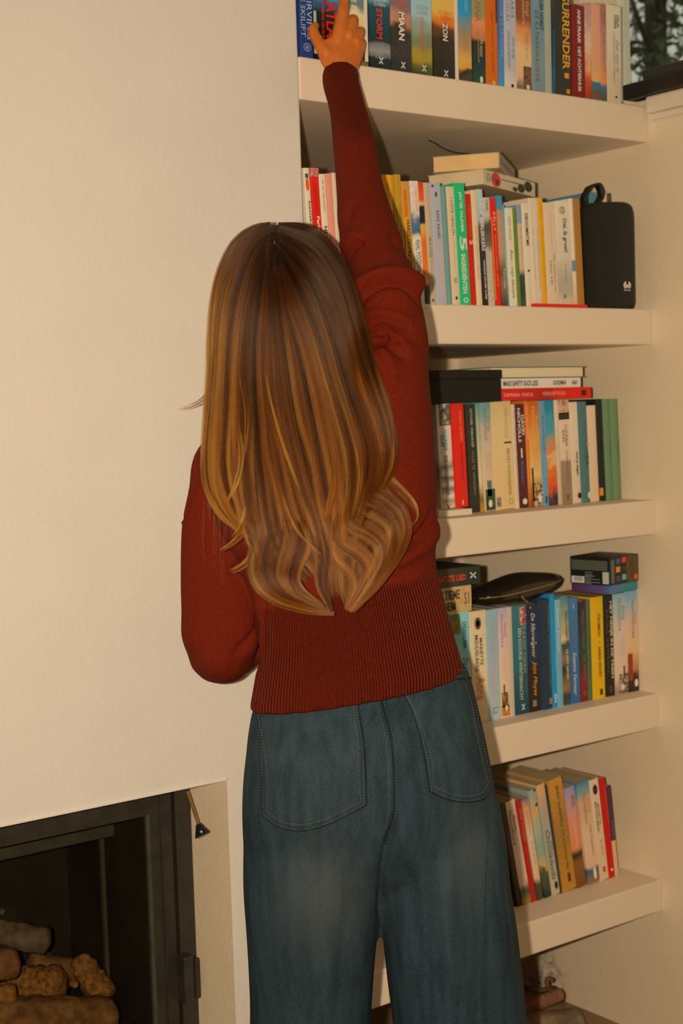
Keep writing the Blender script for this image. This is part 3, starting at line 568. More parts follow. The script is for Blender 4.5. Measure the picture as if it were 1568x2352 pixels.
book(4, 1273, 1287, 1377, art([(0, (110, 148, 148)), (1, (100, 144, 150))]), 'pale blue thriller next to the bright blue hardback', [('Suzanne Vermeer', 1395, 1498, .22, .64, (190, 186, 160), 'i'), ('DE VLUCHT', 1506, 1544, .4, .7, (170, 96, 80))])
book(4, 1287, 1304, 1369, art([(0, (66, 110, 104)), (.15, (120, 130, 96)), (.32, (170, 140, 92)), (.4, (196, 158, 104)), (.46, (60, 64, 44)), (.6, (120, 96, 60)), (.66, (44, 48, 36)), (.85, (130, 92, 48)), (.92, (50, 52, 40)), (1, (60, 66, 60))], wob=.03), 'mountain landscape novel with black capitals', [
    ('PAOLO COGNETTI', 1405, 1476, .5, .78, (40, 34, 22), 'b'), ('DE ACHT BERGEN', 1492, 1560, .46, .76, (190, 160, 110), 'b')])
book(4, 1305, 1326, 1373, art([(0, (52, 100, 124)), (1, (44, 84, 118))]), 'mid blue thriller with large white script', [
    ('p', 1386, 1398, .45, .55, (150, 160, 150)), ('ZWARTE PISTE', 1423, 1488, .42, .62, (150, 50, 50)), ('Suzanne Vermeer', 1498, 1596, .26, .66, (196, 186, 160), 'i')])
book(4, 1327, 1345, 1377, art([(0, (110, 66, 30)), (.03, (40, 34, 40)), (.3, (46, 44, 44)), (.5, (40, 56, 46)), (.66, (56, 50, 36)), (.78, (110, 34, 30)), (1, (104, 30, 28))], wob=.02), 'dark novel shading from purple to red', [
    ('PAULO COELHO', 1400, 1490, .36, .66, (130, 92, 50)), ('DE SPION', 1504, 1562, .4, .68, (140, 80, 44)), ('o', 1592, .5, 4, 4, (150, 90, 60), .7)])
book(4, 1345, 1355, 1378, (72, 92, 50), 'narrow green book beside the yellow novel', [('HET GEHEIME TUINFEEST', 1420, 1560, .4, .7, (50, 66, 36), 'i')])
book(4, 1355, 1384, 1371, (208, 146, 6), 'bright yellow novel with bold black capitals', [('STROMBOLI', 1410, 1462, .5, .7, (50, 38, 8), 'b'), ('p', 1473, 1477, .58, .62, (50, 38, 8)), ('SASKIA NOORT', 1486, 1556, .5, .7, (50, 38, 8), 'b'), ('p', 1583, 1597, .55, .78, (70, 54, 14))])
book(4, 1385, 1406, 1367, (28, 26, 20), 'black thriller with gold and white capitals beside the yellow novel', [('HET MEISJE IN DE TREIN', 1382, 1558, .56, .86, (200, 172, 126), 'b'), ('PAULA HAWKINS', 1402, 1544, .18, .44, (110, 66, 40), 't'), ('o', 1582, .5, 4, 7, (84, 76, 60), .6)])
book(4, 1407, 1437, 1363, art([(0, (120, 146, 142)), (.15, (150, 156, 144)), (.35, (190, 160, 130)), (.8, (204, 160, 124)), (1, (150, 110, 90))]), 'pale sky novel with a town under the game box', [
    ('Santa', 1390, 1424, .62, .84, (110, 108, 96), 'i'), ('Montefiore', 1374, 1448, .32, .58, (110, 108, 96)), ('De zomer', 1462, 1510, .6, .78, (196, 140, 116)), ('van de franse', 1474, 1508, .4, .54, (196, 140, 116)), ('p', 1548, 1592, .3, .98, pic([(120, 80, 56), (60, 60, 56), (190, 150, 110), (90, 50, 40)], 110)), ('p', 1530, 1552, .64, .78, (70, 70, 64)), ('o', 1578, .55, 4, 7, (214, 186, 150), 0)])
book(4, 1438, 1474, 1356, art([(0, (110, 140, 146)), (.16, (150, 150, 140)), (.3, (196, 150, 110)), (.55, (214, 156, 104)), (.75, (170, 110, 70)), (.88, (50, 36, 24)), (1, (36, 28, 22))]), 'sunset novel with a red castle touching the alcove wall', [
    ('SANTA', 1406, 1434, .72, .84, (120, 104, 90)), ('MONTEFIORE', 1378, 1466, .44, .64, (92, 84, 74)), ('De dochters', 1476, 1530, .66, .82, (200, 140, 96)), ('van de lord', 1480, 1530, .44, .6, (200, 140, 96)), ('p', 1500, 1562, .04, .44, pic([(130, 34, 14), (150, 44, 20), (110, 30, 14)], 60)), ('o', 1569, .7, 5, 9, (206, 176, 140), 0)])

# ---- lowest shelf, leaning
def L5(x): return -0.185 + (x-1160)/(1400-1160)*0.075
def b5(xL, xR, yt, cover, label, marks=(), **k):
    return book(5, xL, xR, yt, cover, label, marks, lean=L5(xL), **k)
b5(1148, 1159, 1850, (40, 28, 18), 'dark brown book half hidden by the jeans')
b5(1160, 1183, 1842, art([(0, (204, 168, 130)), (.6, (200, 164, 128)), (.78, (196, 156, 116)), (.86, (60, 66, 44)), (1, (150, 100, 40))]), 'white leaning novel with cypresses at its foot', [
    ('Santa', 1874, 1910, .5, .8, (120, 98, 76), 'i'), ('Montefiore', 1862, 1940, .1, .45, (110, 88, 66))])
b5(1184, 1197, 1840, (152, 22, 8), 'narrow red leaning novel with pale capitals', [('IRENE COCRAN', 1858, 1932, .34, .68, (196, 110, 84), 't'), ('VIER SEIZOENEN IN DE STAD', 1942, 2012, .38, .6, (190, 60, 36))])
b5(1199, 1213, 1834, art([(0, (90, 90, 110)), (.08, (196, 130, 80)), (.4, (204, 160, 118)), (.75, (200, 156, 116)), (.86, (70, 56, 36)), (1, (60, 52, 40))]), 'slim pale novel leaning on the red one', [('Santa Montefiore', 1864, 1916, .3, .66, (160, 112, 76), 'i'), ('HET LICHT VAN DE ZEE', 1932, 1986, .3, .66, (150, 116, 90))])
b5(1214, 1231, 1816, art([(0, (130, 140, 120)), (.25, (190, 140, 70)), (.35, (150, 148, 112)), (.55, (130, 138, 112)), (.7, (190, 140, 66)), (.8, (70, 70, 40)), (1, (30, 40, 34))], wob=.1), 'cloudy landscape book with a swallow', [('p', 1816, 1822, .66, .96, (60, 56, 40)), ('p', 1848, 1855, .6, .95, (60, 56, 40))], D=.17)
b5(1232, 1251, 1803, art([(0, (196, 142, 90)), (.3, (150, 138, 110)), (.6, (150, 140, 108)), (1, (170, 146, 104))]), 'sage and peach novel with flowing dark script', [
    ('CLARA LANGENBACH', 1830, 1890, .4, .72, (190, 130, 84)), ('De', 1934, 1956, .66, .9, (60, 56, 42), 'i'), ('Chocoladevilla', 1908, 2020, .2, .74, (56, 52, 40), 'i'), ('o', 2035, .6, 4, 9, (20, 32, 22), 0)])
b5(1252, 1257, 1804, (44, 40, 54), 'very thin indigo spine between two leaning novels')
b5(1258, 1291, 1791, art([(0, (176, 116, 36)), (.5, (150, 100, 34)), (1, (170, 108, 30))], grain=.12), 'thick mustard novel standing tallest on the lowest shelf', [
    ('JENNY GLANFIELD', 1806, 1902, .4, .64, (84, 60, 24), 'b'), ('De wonderbaarlijke', 1910, 2000, .4, .66, (76, 54, 20)), ('p', 2008, 2028, .44, .66, (70, 50, 22))])
b5(1295, 1319, 1810, art([(0, (140, 120, 140)), (.2, (176, 124, 110)), (.35, (206, 116, 84)), (.6, (208, 112, 60)), (.68, (40, 28, 20)), (.75, (120, 72, 24)), (1, (110, 60, 20))], wob=.02), 'lilac and coral leaning novel', [
    ('GEMMA TOWNLEY', 1830, 1856, .5, .86, (70, 56, 60)), ('DE ZOMERGASTEN', 1872, 1950, .42, .62, (214, 160, 120))])
b5(1324, 1352, 1797, art([(0, (60, 106, 116)), (.1, (110, 130, 124)), (.2, (190, 140, 96)), (.6, (206, 158, 112)), (.82, (204, 152, 110)), (.88, (60, 76, 96)), (1, (130, 90, 50))], wob=.03), 'blue topped villa novel leaning beside the cream one', [
    ('Santa', 1836, 1868, .62, .86, (190, 116, 70), 'i'), ('Montefiore', 1822, 1892, .3, .6, (150, 92, 56)), ('Villa Magdalena', 1896, 1970, .56, .76, (84, 76, 60)), ('o', 2008, .6, 4, 14, (214, 176, 136), 0)])
b5(1353, 1374, 1791, art([(0, (206, 166, 126)), (1, (196, 156, 110))]), 'cream leaning novel with a dark medallion', [
    ('o', 1815, .5, 6, 12, (84, 64, 44), 0), ('o', 1815, .5, 4, 8, (130, 100, 70), .5), ('MARIËTTE', 1848, 1896, .56, .78, (96, 76, 54), 'b'), ('MIDDELBEEK', 1842, 1912, .28, .48, (96, 76, 54), 'b'), ('Julia', 1928, 1966, .34, .76, (196, 96, 66)), ('p', 1992, 2004, .4, .7, (170, 60, 40))])
b5(1375, 1390, 1789, (176, 14, 6), 'bright red leaning book near the alcove wall', [('DE KLEINE HUISVROUW', 1808, 1892, .66, .88, (206, 84, 30)), ('o', 1998, .5, 3, 3, (214, 180, 140), 0)])
b5(1391, 1402, 1806, art([(0, (72, 38, 50)), (.6, (70, 38, 50)), (.61, (196, 150, 100)), (1, (190, 144, 96))], wob=.003), 'narrow purple and cream book ending the lowest row', [('anderland', 1885, 1920, .35, .7, (130, 100, 96))])

# ------------------------------------------------------------------ things lying on the books and shelves
def lay(name, label, xl, xr, ytl, ybl, y0, D, cover, marks=(), pages=PAGES, cat='book', group='books lying flat', zfix=None):
    """a book lying flat, spine to the front; xl, xr, ytl, ybl read from the photograph at its left end"""
    a = onY(xl, ybl, y0); t = onY(xl, ytl, y0); b = onY(xr, ybl, y0)
    L = b[0]-a[0]; th = t[2]-a[2]; z0 = a[2] if zfix is None else zfix
    o = build_book(name, th, L, D, cmat(cover), False, pages)
    o.location = (b[0], y0, z0); o.rotation_euler = (0, -math.pi/2, 0)
    tag(o, label, cat, group)
    for mk in marks:
        if mk[0] == 'p':
            _, u0, u1, c0, c1, col = mk
            v, f = boxes([(c0*th, c1*th, -.0007, .0008, L*(1-u1), L*(1-u0))]); mesh_obj('cover_picture', v, f, cmat(col), o)
        elif mk[0] == 'x':
            xmark(o, .5*th, L*(1-mk[1]), .008, mk[2])
        else:
            s, u0, u1, c0, c1, col = mk[:6]; st = mk[6] if len(mk) > 6 else ''
            letter(o, s, st, c0*th, c1*th, L*(1-u1), L*(1-u0), col, th, L)
    return o, z0+th
S3 = ROWS[3]['ys']
_, z3 = lay('paperback_book', 'red book lying flat on the upright novels', 1120, 1357, 894, 921, .060, .14, art([(0, (190, 20, 6)), (1, (196, 24, 8))]), [
    ('p', .30, .62, 0, 1, art([(0, (176, 20, 8)), (1, (160, 18, 8))])), ('TAMARA ONOS', .14, .42, .3, .62, (216, 150, 120)), ('VERGIFTIGD', .51, .74, .34, .66, (214, 140, 100)), ('p', .90, .95, .25, .75, (70, 14, 8))])
_, z3 = lay('paperback_book', 'white book lying flat on the red one', 1122, 1333, 869, 893, .066, .14, (204, 180, 148), [
    ('MAKE SAFETY SUCK LESS', .15, .52, .26, .76, (40, 38, 32), 'b'), ('GOODMAN', .69, .83, .28, .74, (40, 38, 32), 'b'), ('p', .90, .96, .3, .72, pic([(60, 58, 50), (180, 160, 130)], 200))], zfix=z3)
# topmost: a book with its pages to the front
a = onY(1128, 865, .07); b = onY(1343, 860, .07); th = onY(1128, 838, .07)[2]-onY(1128, 865, .07)[2]
o = box_obj('hardback_book', (0, b[0]-a[0], 0.0, .13, 0, .0022), flat((60, 92, 82)))
box_obj('cover_board', (0, b[0]-a[0], 0.0, .13, th-.0022, th), flat((60, 92, 82)), o)
box_obj('page_block', (.003, b[0]-a[0]-.003, 0.004, .126, .0022, th-.0022), plain('cream_pages', alb((200, 168, 122)), 0.85, 0.1), o)
o.location = (a[0], .07, z3); tag(o, 'thick book showing its pale pages on top of the flat stack', 'book', 'books lying flat')
# black box with a lid
a = onY(972, 927, .045); b = onY(1152, 922, .045); th = onY(1100, 849, .045)[2]-onY(1100, 923, .045)[2]
ztop3 = SH[3][0]+.2255
CLOTH = plain('black_linen', (0.020, 0.021, 0.019), 0.8, 0.2, bump=.3, bscale=900)
o = box_obj('storage_box', (0, b[0]-a[0], 0, .20, 0, th*.72), CLOTH, None, .002)
box_obj('lid', (-.0015, b[0]-a[0]+.0015, -.0015, .2015, th*.725, th), CLOTH, o, .002)
o.location = (a[0], .045, a[2]*.5+b[2]*.5); tag(o, 'black linen storage box with a lid on the middle row of novels', 'box')
# white tray under two novels
a = onY(1011, 1192, .045); b = onY(1078, 1184, .045)
o = box_obj('white_tray', (0, b[0]-a[0]+.012, 0, .17, 0, .0125), SHELF, None, .0015); o.location = (a[0]-.004, .045, SH[3][0]+.0002)
tag(o, 'thin white tray under the glossy red novel', 'tray')
# shelf 4 stack beside the sweater
for xa, xb, cc, lb in ((960, 992, (150, 120, 80), 'plain tan book standing under the flat dark book, first of its row'), (993, 1027, (70, 80, 90), 'plain grey book standing between the tan and the light blue one')):
    book(4, xa, xb, 1409, cc, lb)
_, z4 = lay('paperback_book', 'thick tan book lying flat beside the sweater', 905, 1083, 1347, 1410, .056, .14, art([(0, (170, 132, 76)), (1, (176, 136, 80))], grain=.08), [
    ('HET ULTIEME', .40, .845, .52, .88, (66, 54, 30), 'b'), ('GEHEIM', .56, .785, .10, .44, (66, 54, 30), 'b'), ('S1', .90, .965, .3, .74, (70, 56, 34))], zfix=SH[4][0]+onY(1077, 1404, .056)[2]-SH[4][0])
_, z4 = lay('paperback_book', 'dark book with red capitals on the tan one', 915, 1103, 1300, 1345, .056, .14, art([(0, (30, 44, 36)), (.5, (50, 46, 26)), (1, (22, 38, 32))], wob=.12), [
    ('HET LAATSTE LIED', .30, .815, .3, .62, (206, 60, 34), 'b'), ('x', .905, (200, 180, 145))], zfix=z4)

def corner_box(zb, zt, Lp, Mp, Rp, ztop_used=True):
    """rectangle from three photographed corners at height zt; returns origin (front corner), yaw, a (towards L), b (towards R)"""
    Lw, Mw, Rw = (onZ(*p, zt) for p in (Lp, Mp, Rp))
    e1 = (Lw-Mw)[:2]; e2 = (Rw-Mw)[:2]
    a, b = np.linalg.norm(e1), np.linalg.norm(e2)
    ang2 = math.atan2(e2[1], e2[0]); ang1 = math.atan2(e1[1], e1[0]) - math.pi/2
    d = (ang1-ang2+math.pi) % (2*math.pi) - math.pi
    return Mw, ang2 + d*.3, a, b
def flat_rot(name, label, zb, zt, Lp, Mp, Rp, cover, spine, pages, amax, bmax):
    Mw, yaw, a, b = corner_box(zb, zt, Lp, Mp, Rp); a = min(a, amax); b = min(b, bmax); h = zt-zb
    # local x runs along the spine face (towards R), local y away along the page face (towards L)
    o = box_obj(name, (0, b, 0, a, 0, .0012), cover); o.location = (Mw[0], Mw[1], zb); o.rotation_euler = (0, 0, yaw)
    box_obj('cover_board', (0, b, 0, a, h-.0012, h), cover, o)
    box_obj('spine', (0, b, -.0008, .0008, 0, h), spine, o)
    box_obj('page_block', (.0012, b-.0012, .0009, a-.002, .0013, h-.0013), pages, o)
    tag(o, label, 'book', 'books lying flat'); return o, a, b, h, yaw
zB0 = onY(1107, 423, .05)[2]; zB1 = onY(1107, 388, .05)[2]
oB, aB, bB, hB, yB = flat_rot('paperback_book', 'cream paged book with a red rose spine on the upright cookbooks', zB0, zB1, (975, 402), (1107, 388), (1245, 420), flat((190, 158, 112)), flat((196, 168, 126)), plain('pale_pages', alb((192, 158, 112)), 0.85, 0.1, noise=0.05, nscale=30), .21, .255)
zA1 = zB1 + .0015 + (onY(1145, 349, .05)[2]-onY(1145, 384, .05)[2])
oA, aA, bA, hA, yA = flat_rot('paperback_book', 'yellowed thick paperback topping the cookbooks', zB1+.0005, zA1, (990, 355), (1145, 349), (1216, 396), flat((150, 128, 96)), flat((140, 122, 98)), PAGES2, .2, .24)
# the rose print on the spine
def spine_blob(o, cx, cz, rx, rz, col):
    ellipse_patch(o, 'printed_rose', cx, cz, rx, rz, col, y=-.0011, n=14)
for cx, cz, rx, rz, col in ((.24, .5, .09, .48, (196, 60, 40)), (.20, .62, .04, .22, (206, 110, 80)), (.26, .36, .04, .2, (150, 40, 30)), (.72, .35, .07, .3, (36, 46, 34)), (.86, .6, .08, .36, (34, 44, 32)), (.60, .2, .05, .16, (44, 54, 40))):
    spine_blob(oB, cx*bB, cz*hB, rx*bB, rz*hB, flat(col))
box_obj('printed_stem', (.34*bB, .95*bB, -.0012, -.0008, .60*hB, .66*hB), flat((60, 66, 40)), oB)
letter(oB, 'ROZEN', 'b', .06*bB, .14*bB, .25*hB, .8*hB, (120, 110, 84), 0, 0, y=-.0012)
letter(oA, 'DE VERLOREN STAD', 'h', .1*bA, .85*bA, .35*hA, .65*hA, (110, 96, 76), 0, 0, y=-.0012)
# red folder slipped under the books
a = onY(1224, 704, .004); b = onY(1345, 705, .004)
o = mesh_obj('red_folder', *boxes([(0, b[0]-a[0], 0, .012, 0, .0062)]), flat((204, 22, 12)))
o.location = (a[0], -.001, SH[2][0]+.0001); bevel(o, .0008); tag(o, 'thin red folder edge on the shelf lip under the white books', 'folder')

# portable speaker
SPK = plain('speaker_fabric', (0.017, 0.018, 0.016), 0.62, 0.5, noise=.35, nscale=900, bump=.6, bscale=1100)
def speaker():
    base = onY(1394, 709, .062); base[2] = SH[2][0]
    yaw = -0.60
    root = empty('portable_speaker', base, yaw); hh = .236; ax, by = .062, .050
    rings = []
    for z, s in ((.0, .86), (.003, .93), (.010, .985), (.02, 1.0), (.10, 1.0), (.2, 1.0), (.214, .985), (.226, .94), (.232, .86), (hh, .74)):
        r = []
        for k in range(48):
            t = 2*math.pi*k/48; c, s_ = math.cos(t), math.sin(t); e = 2/2.25
            r.append((ax*s*math.copysign(abs(c)**e, c), by*s*math.copysign(abs(s_)**e, s_), z))
        rings.append(r)
    v, f = loft(rings); mesh_obj('body', v, f, SPK, root, True)
    # carrying loop: a flat strap bent into a drop
    pts = catmull([(-.050, .0, .218), (-.052, 0, .240), (-.044, 0, .264), (-.028, 0, .277), (-.010, 0, .275), (-.004, 0, .262), (-.014, 0, .242), (-.032, 0, .222)], 26)
    v, f = [], []
    ca_, sa_ = math.cos(.45), math.sin(.45)
    for i, p in enumerate(pts):
        t = pts[min(i+1, 25)]-pts[max(i-1, 0)]; n = np.array([-t[2], 0, t[0]]); n /= np.linalg.norm(n)
        for dx, dy in ((-.0026, -.010), (.0026, -.010), (.0026, .010), (-.0026, .010)):
            q = p + n*dx + np.array([0, dy, 0]); qx, qy = q[0]+.027, q[1]
            v.append((-.027+qx*ca_-qy*sa_, qx*sa_+qy*ca_, q[2]))
    for i in range(25):
        for j in range(4):
            f.append((i*4+j, i*4+(j+1) % 4, i*4+4+(j+1) % 4, i*4+4+j))
    f += [(0, 1, 2, 3), tuple(100+k for k in (3, 2, 1, 0))]
    mesh_obj('strap', v, f, plain('strap_rubber', (.010, .013, .013), .55), root, True)
    # printed mark, low on the front
    W_ = flat((205, 190, 165))
    def fy(x): return -by*(max(0, 1-abs(x/ax)**2.25))**(1/2.25) - .0006
    vv, ff = [], []
    def strip(pts2, w):
        nonlocal vv, ff
        for i in range(len(pts2)-1):
            (x0, z0), (x1, z1) = pts2[i], pts2[i+1]; dx, dz = x1-x0, z1-z0; l = math.hypot(dx, dz); nx, nz = -dz/l*w, dx/l*w
            k = len(vv)
            for x, z in ((x0+nx, z0+nz), (x1+nx, z1+nz), (x1-nx, z1-nz), (x0-nx, z0-nz)): vv.append((x, fy(x), z))
            ff.append((k, k+1, k+2, k+3))
    cx, cz, r = .036, .052, .0078
    for sg in (-1, 1):
        strip([(cx+sg*r*math.sin(t), cz-r*math.cos(t)) for t in np.linspace(.45, 2.7, 9)], .0014)
        strip([(cx+sg*.0045, cz+.004), (cx+sg*.0022, cz-.005), (cx, cz+.001)], .0011)
    mesh_obj('emblem', vv, ff, W_, root)
    co, fc = text_mesh("FRESH 'N REBEL", 'b')
    v = [(cx-.0085+c[0]*.017, fy(cx-.0085+c[0]*.017), cz-.0125+c[1]*.0028) for c in co]
    mesh_obj('brand_lettering', v, fc, W_, root)
    tag(root, 'black fabric portable speaker with a strap loop on the shelf', 'speaker')
speaker()

# black zipped pouch leaning on the novels
def pouch():
    A = onY(1085, 1376, .11); B = onY(1274, 1327, .11); ctr = (A+B)/2; L = np.linalg.norm(B-A); ang = math.atan2(B[2]-A[2], B[0]-A[0])
    root = empty('zipped_pouch', ctr); root.rotation_euler = (0, -ang, 0)
    rings = []
    for u in np.linspace(-1, 1, 25):
        s = (1-abs(u)**3.2)**.5 if abs(u) < 1 else 0.0
        s = max(s, .12)
        rings.append([(u*L/2, math.copysign(abs(math.cos(t))**.8, math.cos(t))*.055*s, math.copysign(abs(math.sin(t))**.9, math.sin(t))*.027*s*(1+.12*math.sin(u*5+1))) for t in np.linspace(0, 2*math.pi, 28, endpoint=False)])
    v, f = loft(rings)
    mesh_obj('body', v, f, plain('patent_leather', (.012, .011, .009), .16, .6, bump=.5, bscale=45), root, True)
    zp = [(u*L/2*1.0, -.0565*max((1-abs(u)**3.2)**.5, .14), .002) for u in np.linspace(-.97, .97, 30)]
    v, f = tube(zp, .0016, 6); mesh_obj('zip', v, f, flat((120, 80, 30)), root)
    v, f = tube([(-.035, -.056, -.006), (-.030, -.060, -.016), (-.020, -.058, -.022)], .0022, 6); mesh_obj('zip_pull', v, f, plain('brass', (.5, .33, .1), .3, .5, 1.0), root)
    tag(root, 'glossy black zipped pouch leaning across the tops of the novels', 'pouch')
pouch()

# board game box on a purple box
def game():
    zl = SH[4][0] + .2385
    M0, yaw, a, b = corner_box(0, zl+.019, (1303, 1341), (1401, 1346), (1470, 1334))
    a, b = min(a, .135), min(b, .115)
    def bx(name, z0, z1, grow, mat_, label, cat):
        o = box_obj(name, (-grow, b+grow, -grow, a+grow, 0, z1-z0), mat_, None, .0012)
        o.location = (M0[0], M0[1], z0); o.rotation_euler = (0, 0, yaw); tag(o, label, cat); return o
    # purple box shading to turquoise along its sides
    m, nt, bs = new_mat('purple_turquoise_card'); tc = nt.nodes.new('ShaderNodeTexCoord'); sp = nt.nodes.new('ShaderNodeSeparateXYZ'); nt.links.new(tc.outputs['Generated'], sp.inputs[0])
    ad = nt.nodes.new('ShaderNodeMath'); ad.operation = 'SUBTRACT'; nt.links.new(sp.outputs[0], ad.inputs[0]); nt.links.new(sp.outputs[1], ad.inputs[1])
    mr = nt.nodes.new('ShaderNodeMapRange'); mr.inputs[1].default_value = -1; mr.inputs[2].default_value = 1; nt.links.new(ad.outputs[0], mr.inputs[0])
    rp = ramp_node(nt, [(0, alb((78, 40, 62))), (.35, alb((84, 62, 96))), (.55, alb((70, 96, 116))), (.9, alb((34, 112, 110)))]); nt.links.new(mr.outputs[0], rp.inputs[0]); nt.links.new(rp.outputs[0], bs.inputs['Base Color']); bs.inputs['Roughness'].default_value = .5
    bx('card_box', zl, zl+.019, -.0015, m, 'shallow purple to turquoise box under the board game', 'box')
    h = .062; o = bx('board_game_box', zl+.0195, zl+.0195+h, 0, plain('game_card', alb((26, 26, 20)), .4, .4, noise=.2, nscale=30), 'black board game box with coloured squares on top of the novels', 'game box')
    # side towards L (normal -x): local x = 0 plane, runs along y
    def side(name, y0, y1, z0, z1, mat_):
        return box_obj(name, (-.0007, .0002, a*(1-y1), a*(1-y0), h*z0, h*z1), mat_, o)
    side('text_panel', .04, .94, .52, .88, pic([(64, 64, 46), (84, 82, 62), (50, 50, 36)], 900))
    side('barcode_label', .04, .36, .04, .28, flat((196, 178, 150)))
    for i in range(9):
        y = .10 + i*.024; side('barcode_bar', y, y+.008+.006*(i % 3), .10, .26, flat((40, 40, 34)))
    side('recycling_label', .82, .97, .05, .48, flat((176, 158, 130)))
    for i, (y1, z) in enumerate(((.55, .42), (.56, .34), (.62, .29), (.53, .24), (.74, .18), (.52, .12), (.76, .07), (.54, .02))):
        side('small_print', .38, y1, z, z+.025, flat((120, 112, 92)))
    def front(name, x0, x1, z0, z1, col):
        return box_obj(name, (b*x0, b*x1, -.0007, .0002, h*z0, h*z1), cmat(col), o)
    front('brown_panel', .58, .995, .02, .98, pic([(64, 44, 16), (90, 62, 20), (50, 32, 14)], 80))
    for x, z, col in ((.21, .74, (64, 66, 110)), (.21, .44, (216, 120, 30)), (.21, .10, (84, 50, 70)), (.42, .76, (206, 50, 20)), (.42, .44, (50, 44, 36)), (.42, .13, (100, 140, 116))):
        front('coloured_square', x, x+.14, z, z+.20, col)
    front('small_print', .05, .075, .08, .90, (110, 104, 84)); front('small_print', .11, .135, .06, .92, (110, 104, 84))
    for (x, z, w_, h_, col) in ((.66, .2, .06, .6, (150, 96, 36)), (.75, .12, .05, .72, (110, 54, 40)), (.63, .62, .08, .12, (190, 140, 50))):
        front('title_flourish', x, x+w_, z, z+h_, pic([col, (70, 44, 20), col], 250))
    ellipse_patch(o, 'round_badge', .90*b, .17*h, .07*b, .11*h, flat((206, 70, 34)), y=-.0011)
game()
# thin cable on the wall under the top shelf
v, f = tube([onZ(x, y, 2.0535) for x, y in catmull(np.array([(985., 322.), (1002., 331.), (1020., 342.), (1048., 351.), (1080., 354.)]), 16)], .0014, 6)
tag(mesh_obj('cable', v, f, BLACKP, None, True), 'thin black cable hanging under the top shelf', 'cable')
# black device on the window sill
zd = WZ0+.0045; dA = onZ(1427, 231, zd); dB = onZ(1568, 197, zd); dx0 = (dA[0]+dB[0])/2
o = box_obj('black_device', (dx0, dx0+.070, -.70, dA[1], zd, zd+.034), plain('device_black', (.010, .012, .012), .35), None, .004)
box_obj('grille', (dx0+.008, dx0+.062, -.66, dA[1]-.05, zd+.0335, zd+.058), plain('grille_mesh', (.035, .033, .028), .5, noise=.5, nscale=700, bump=.5, bscale=700), o, .006)
tag(o, 'flat black device lying on the window sill', 'device')

# ------------------------------------------------------------------ fireplace
FG = 0.85
INS = empty('fireplace_insert', (FX1, FD, FZ0)); tag(INS, 'black steel fireplace insert with a glass door in the chimney wall', 'fireplace')
def ins(name, b, mat_, bev=.0015): return loc_box(name, b, mat_, INS, bev)
zf0 = FZ0+.0005; zf1 = FZ1-.0005; xo = FX1-.0006
ins('frame', (xo-.034, xo, FD, FD+.05, zf0, zf1), STEEL); ins('frame', (FX0+.0005, FX0+.034, FD, FD+.05, zf0, zf1), STEEL)
ins('frame', (FX0+.034, xo-.034, FD, FD+.05, zf1-.030, zf1), STEEL)
GREY = plain('sooty_steel', alb((60, 52, 36), FG), .55, .4, noise=.2, nscale=30)
BROWN = plain('sooty_panel', alb((36, 26, 14), FG), .8, .2, noise=.35, nscale=9)
xd = xo-.038; door = empty('door', (0, 0, 0)); door.parent = INS
def dr(name, b, mat_, bev=.0015):
    p = INS.location; return box_obj(name, (b[0]-p.x, b[1]-p.x, b[2]-p.y, b[3]-p.y, b[4]-p.z, b[5]-p.z), mat_, door, bev)
dr('door_rail', (xd-.050, xd, FD+.006, FD+.03, zf0+.01, zf1-.034), STEEL); dr('door_rail', (FX0+.04, FX0+.09, FD+.006, FD+.03, zf0+.01, zf1-.034), STEEL)
dr('door_rail', (FX0+.09, xd-.050, FD+.006, FD+.03, zf1-.074, zf1-.034), STEEL)
dr('bead', (xd-.056, xd-.048, FD+.002, FD+.012, zf0+.01, zf1-.07), GREY, .002)
dr('bead', (xd-.026, xd-.022, FD+.002, FD+.012, zf0+.01, zf1-.036), STEEL, .001)
dr('glass_pane', (FX0+.09, xd-.050, FD+.016, FD+.020, zf0+.02, zf1-.074), glassy('sooty_glass', (.93, .92, .88), .022))
zfl = onY(200, 2392, FD+.13)[2]
ins('firebox_back', (FX0+.02, xo-.02, FD+.42, FD+.44, zf0, zf1-.002), BROWN); ins('firebox_side', (xo-.055, xo-.036, FD+.052, FD+.42, zf0, zf1-.032), BROWN)
ins('firebox_side', (FX0+.036, FX0+.055, FD+.052, FD+.42, zf0, zf1-.032), BROWN)
ins('firebox_floor', (FX0+.056, xo-.056, FD+.052, FD+.42, zf0, zfl), BROWN)
ins('baffle', (FX0+.056, xo-.056, FD+.20, FD+.41, .665, .69), GREY, .003)
ins('panel_seam', (-.60, -.588, FD+.412, FD+.42, zfl, .66), GREY); ins('panel_seam', (xo-.062, xo-.054, FD+.25, FD+.262, zfl, .66), GREY)
for px, py in ((304, 1984), (9, 2097)):
    P = onY(px, py, FD+.40); q = INS.location
    v, f = tube([(P[0]-q.x, FD+.408-q.y, P[2]-q.z), (P[0]-q.x, FD+.42-q.y, P[2]-q.z)], .006, 10); mesh_obj('bolt', v, f, plain('steel_bolt', (.35, .32, .26), .4, .5, .8), INS)
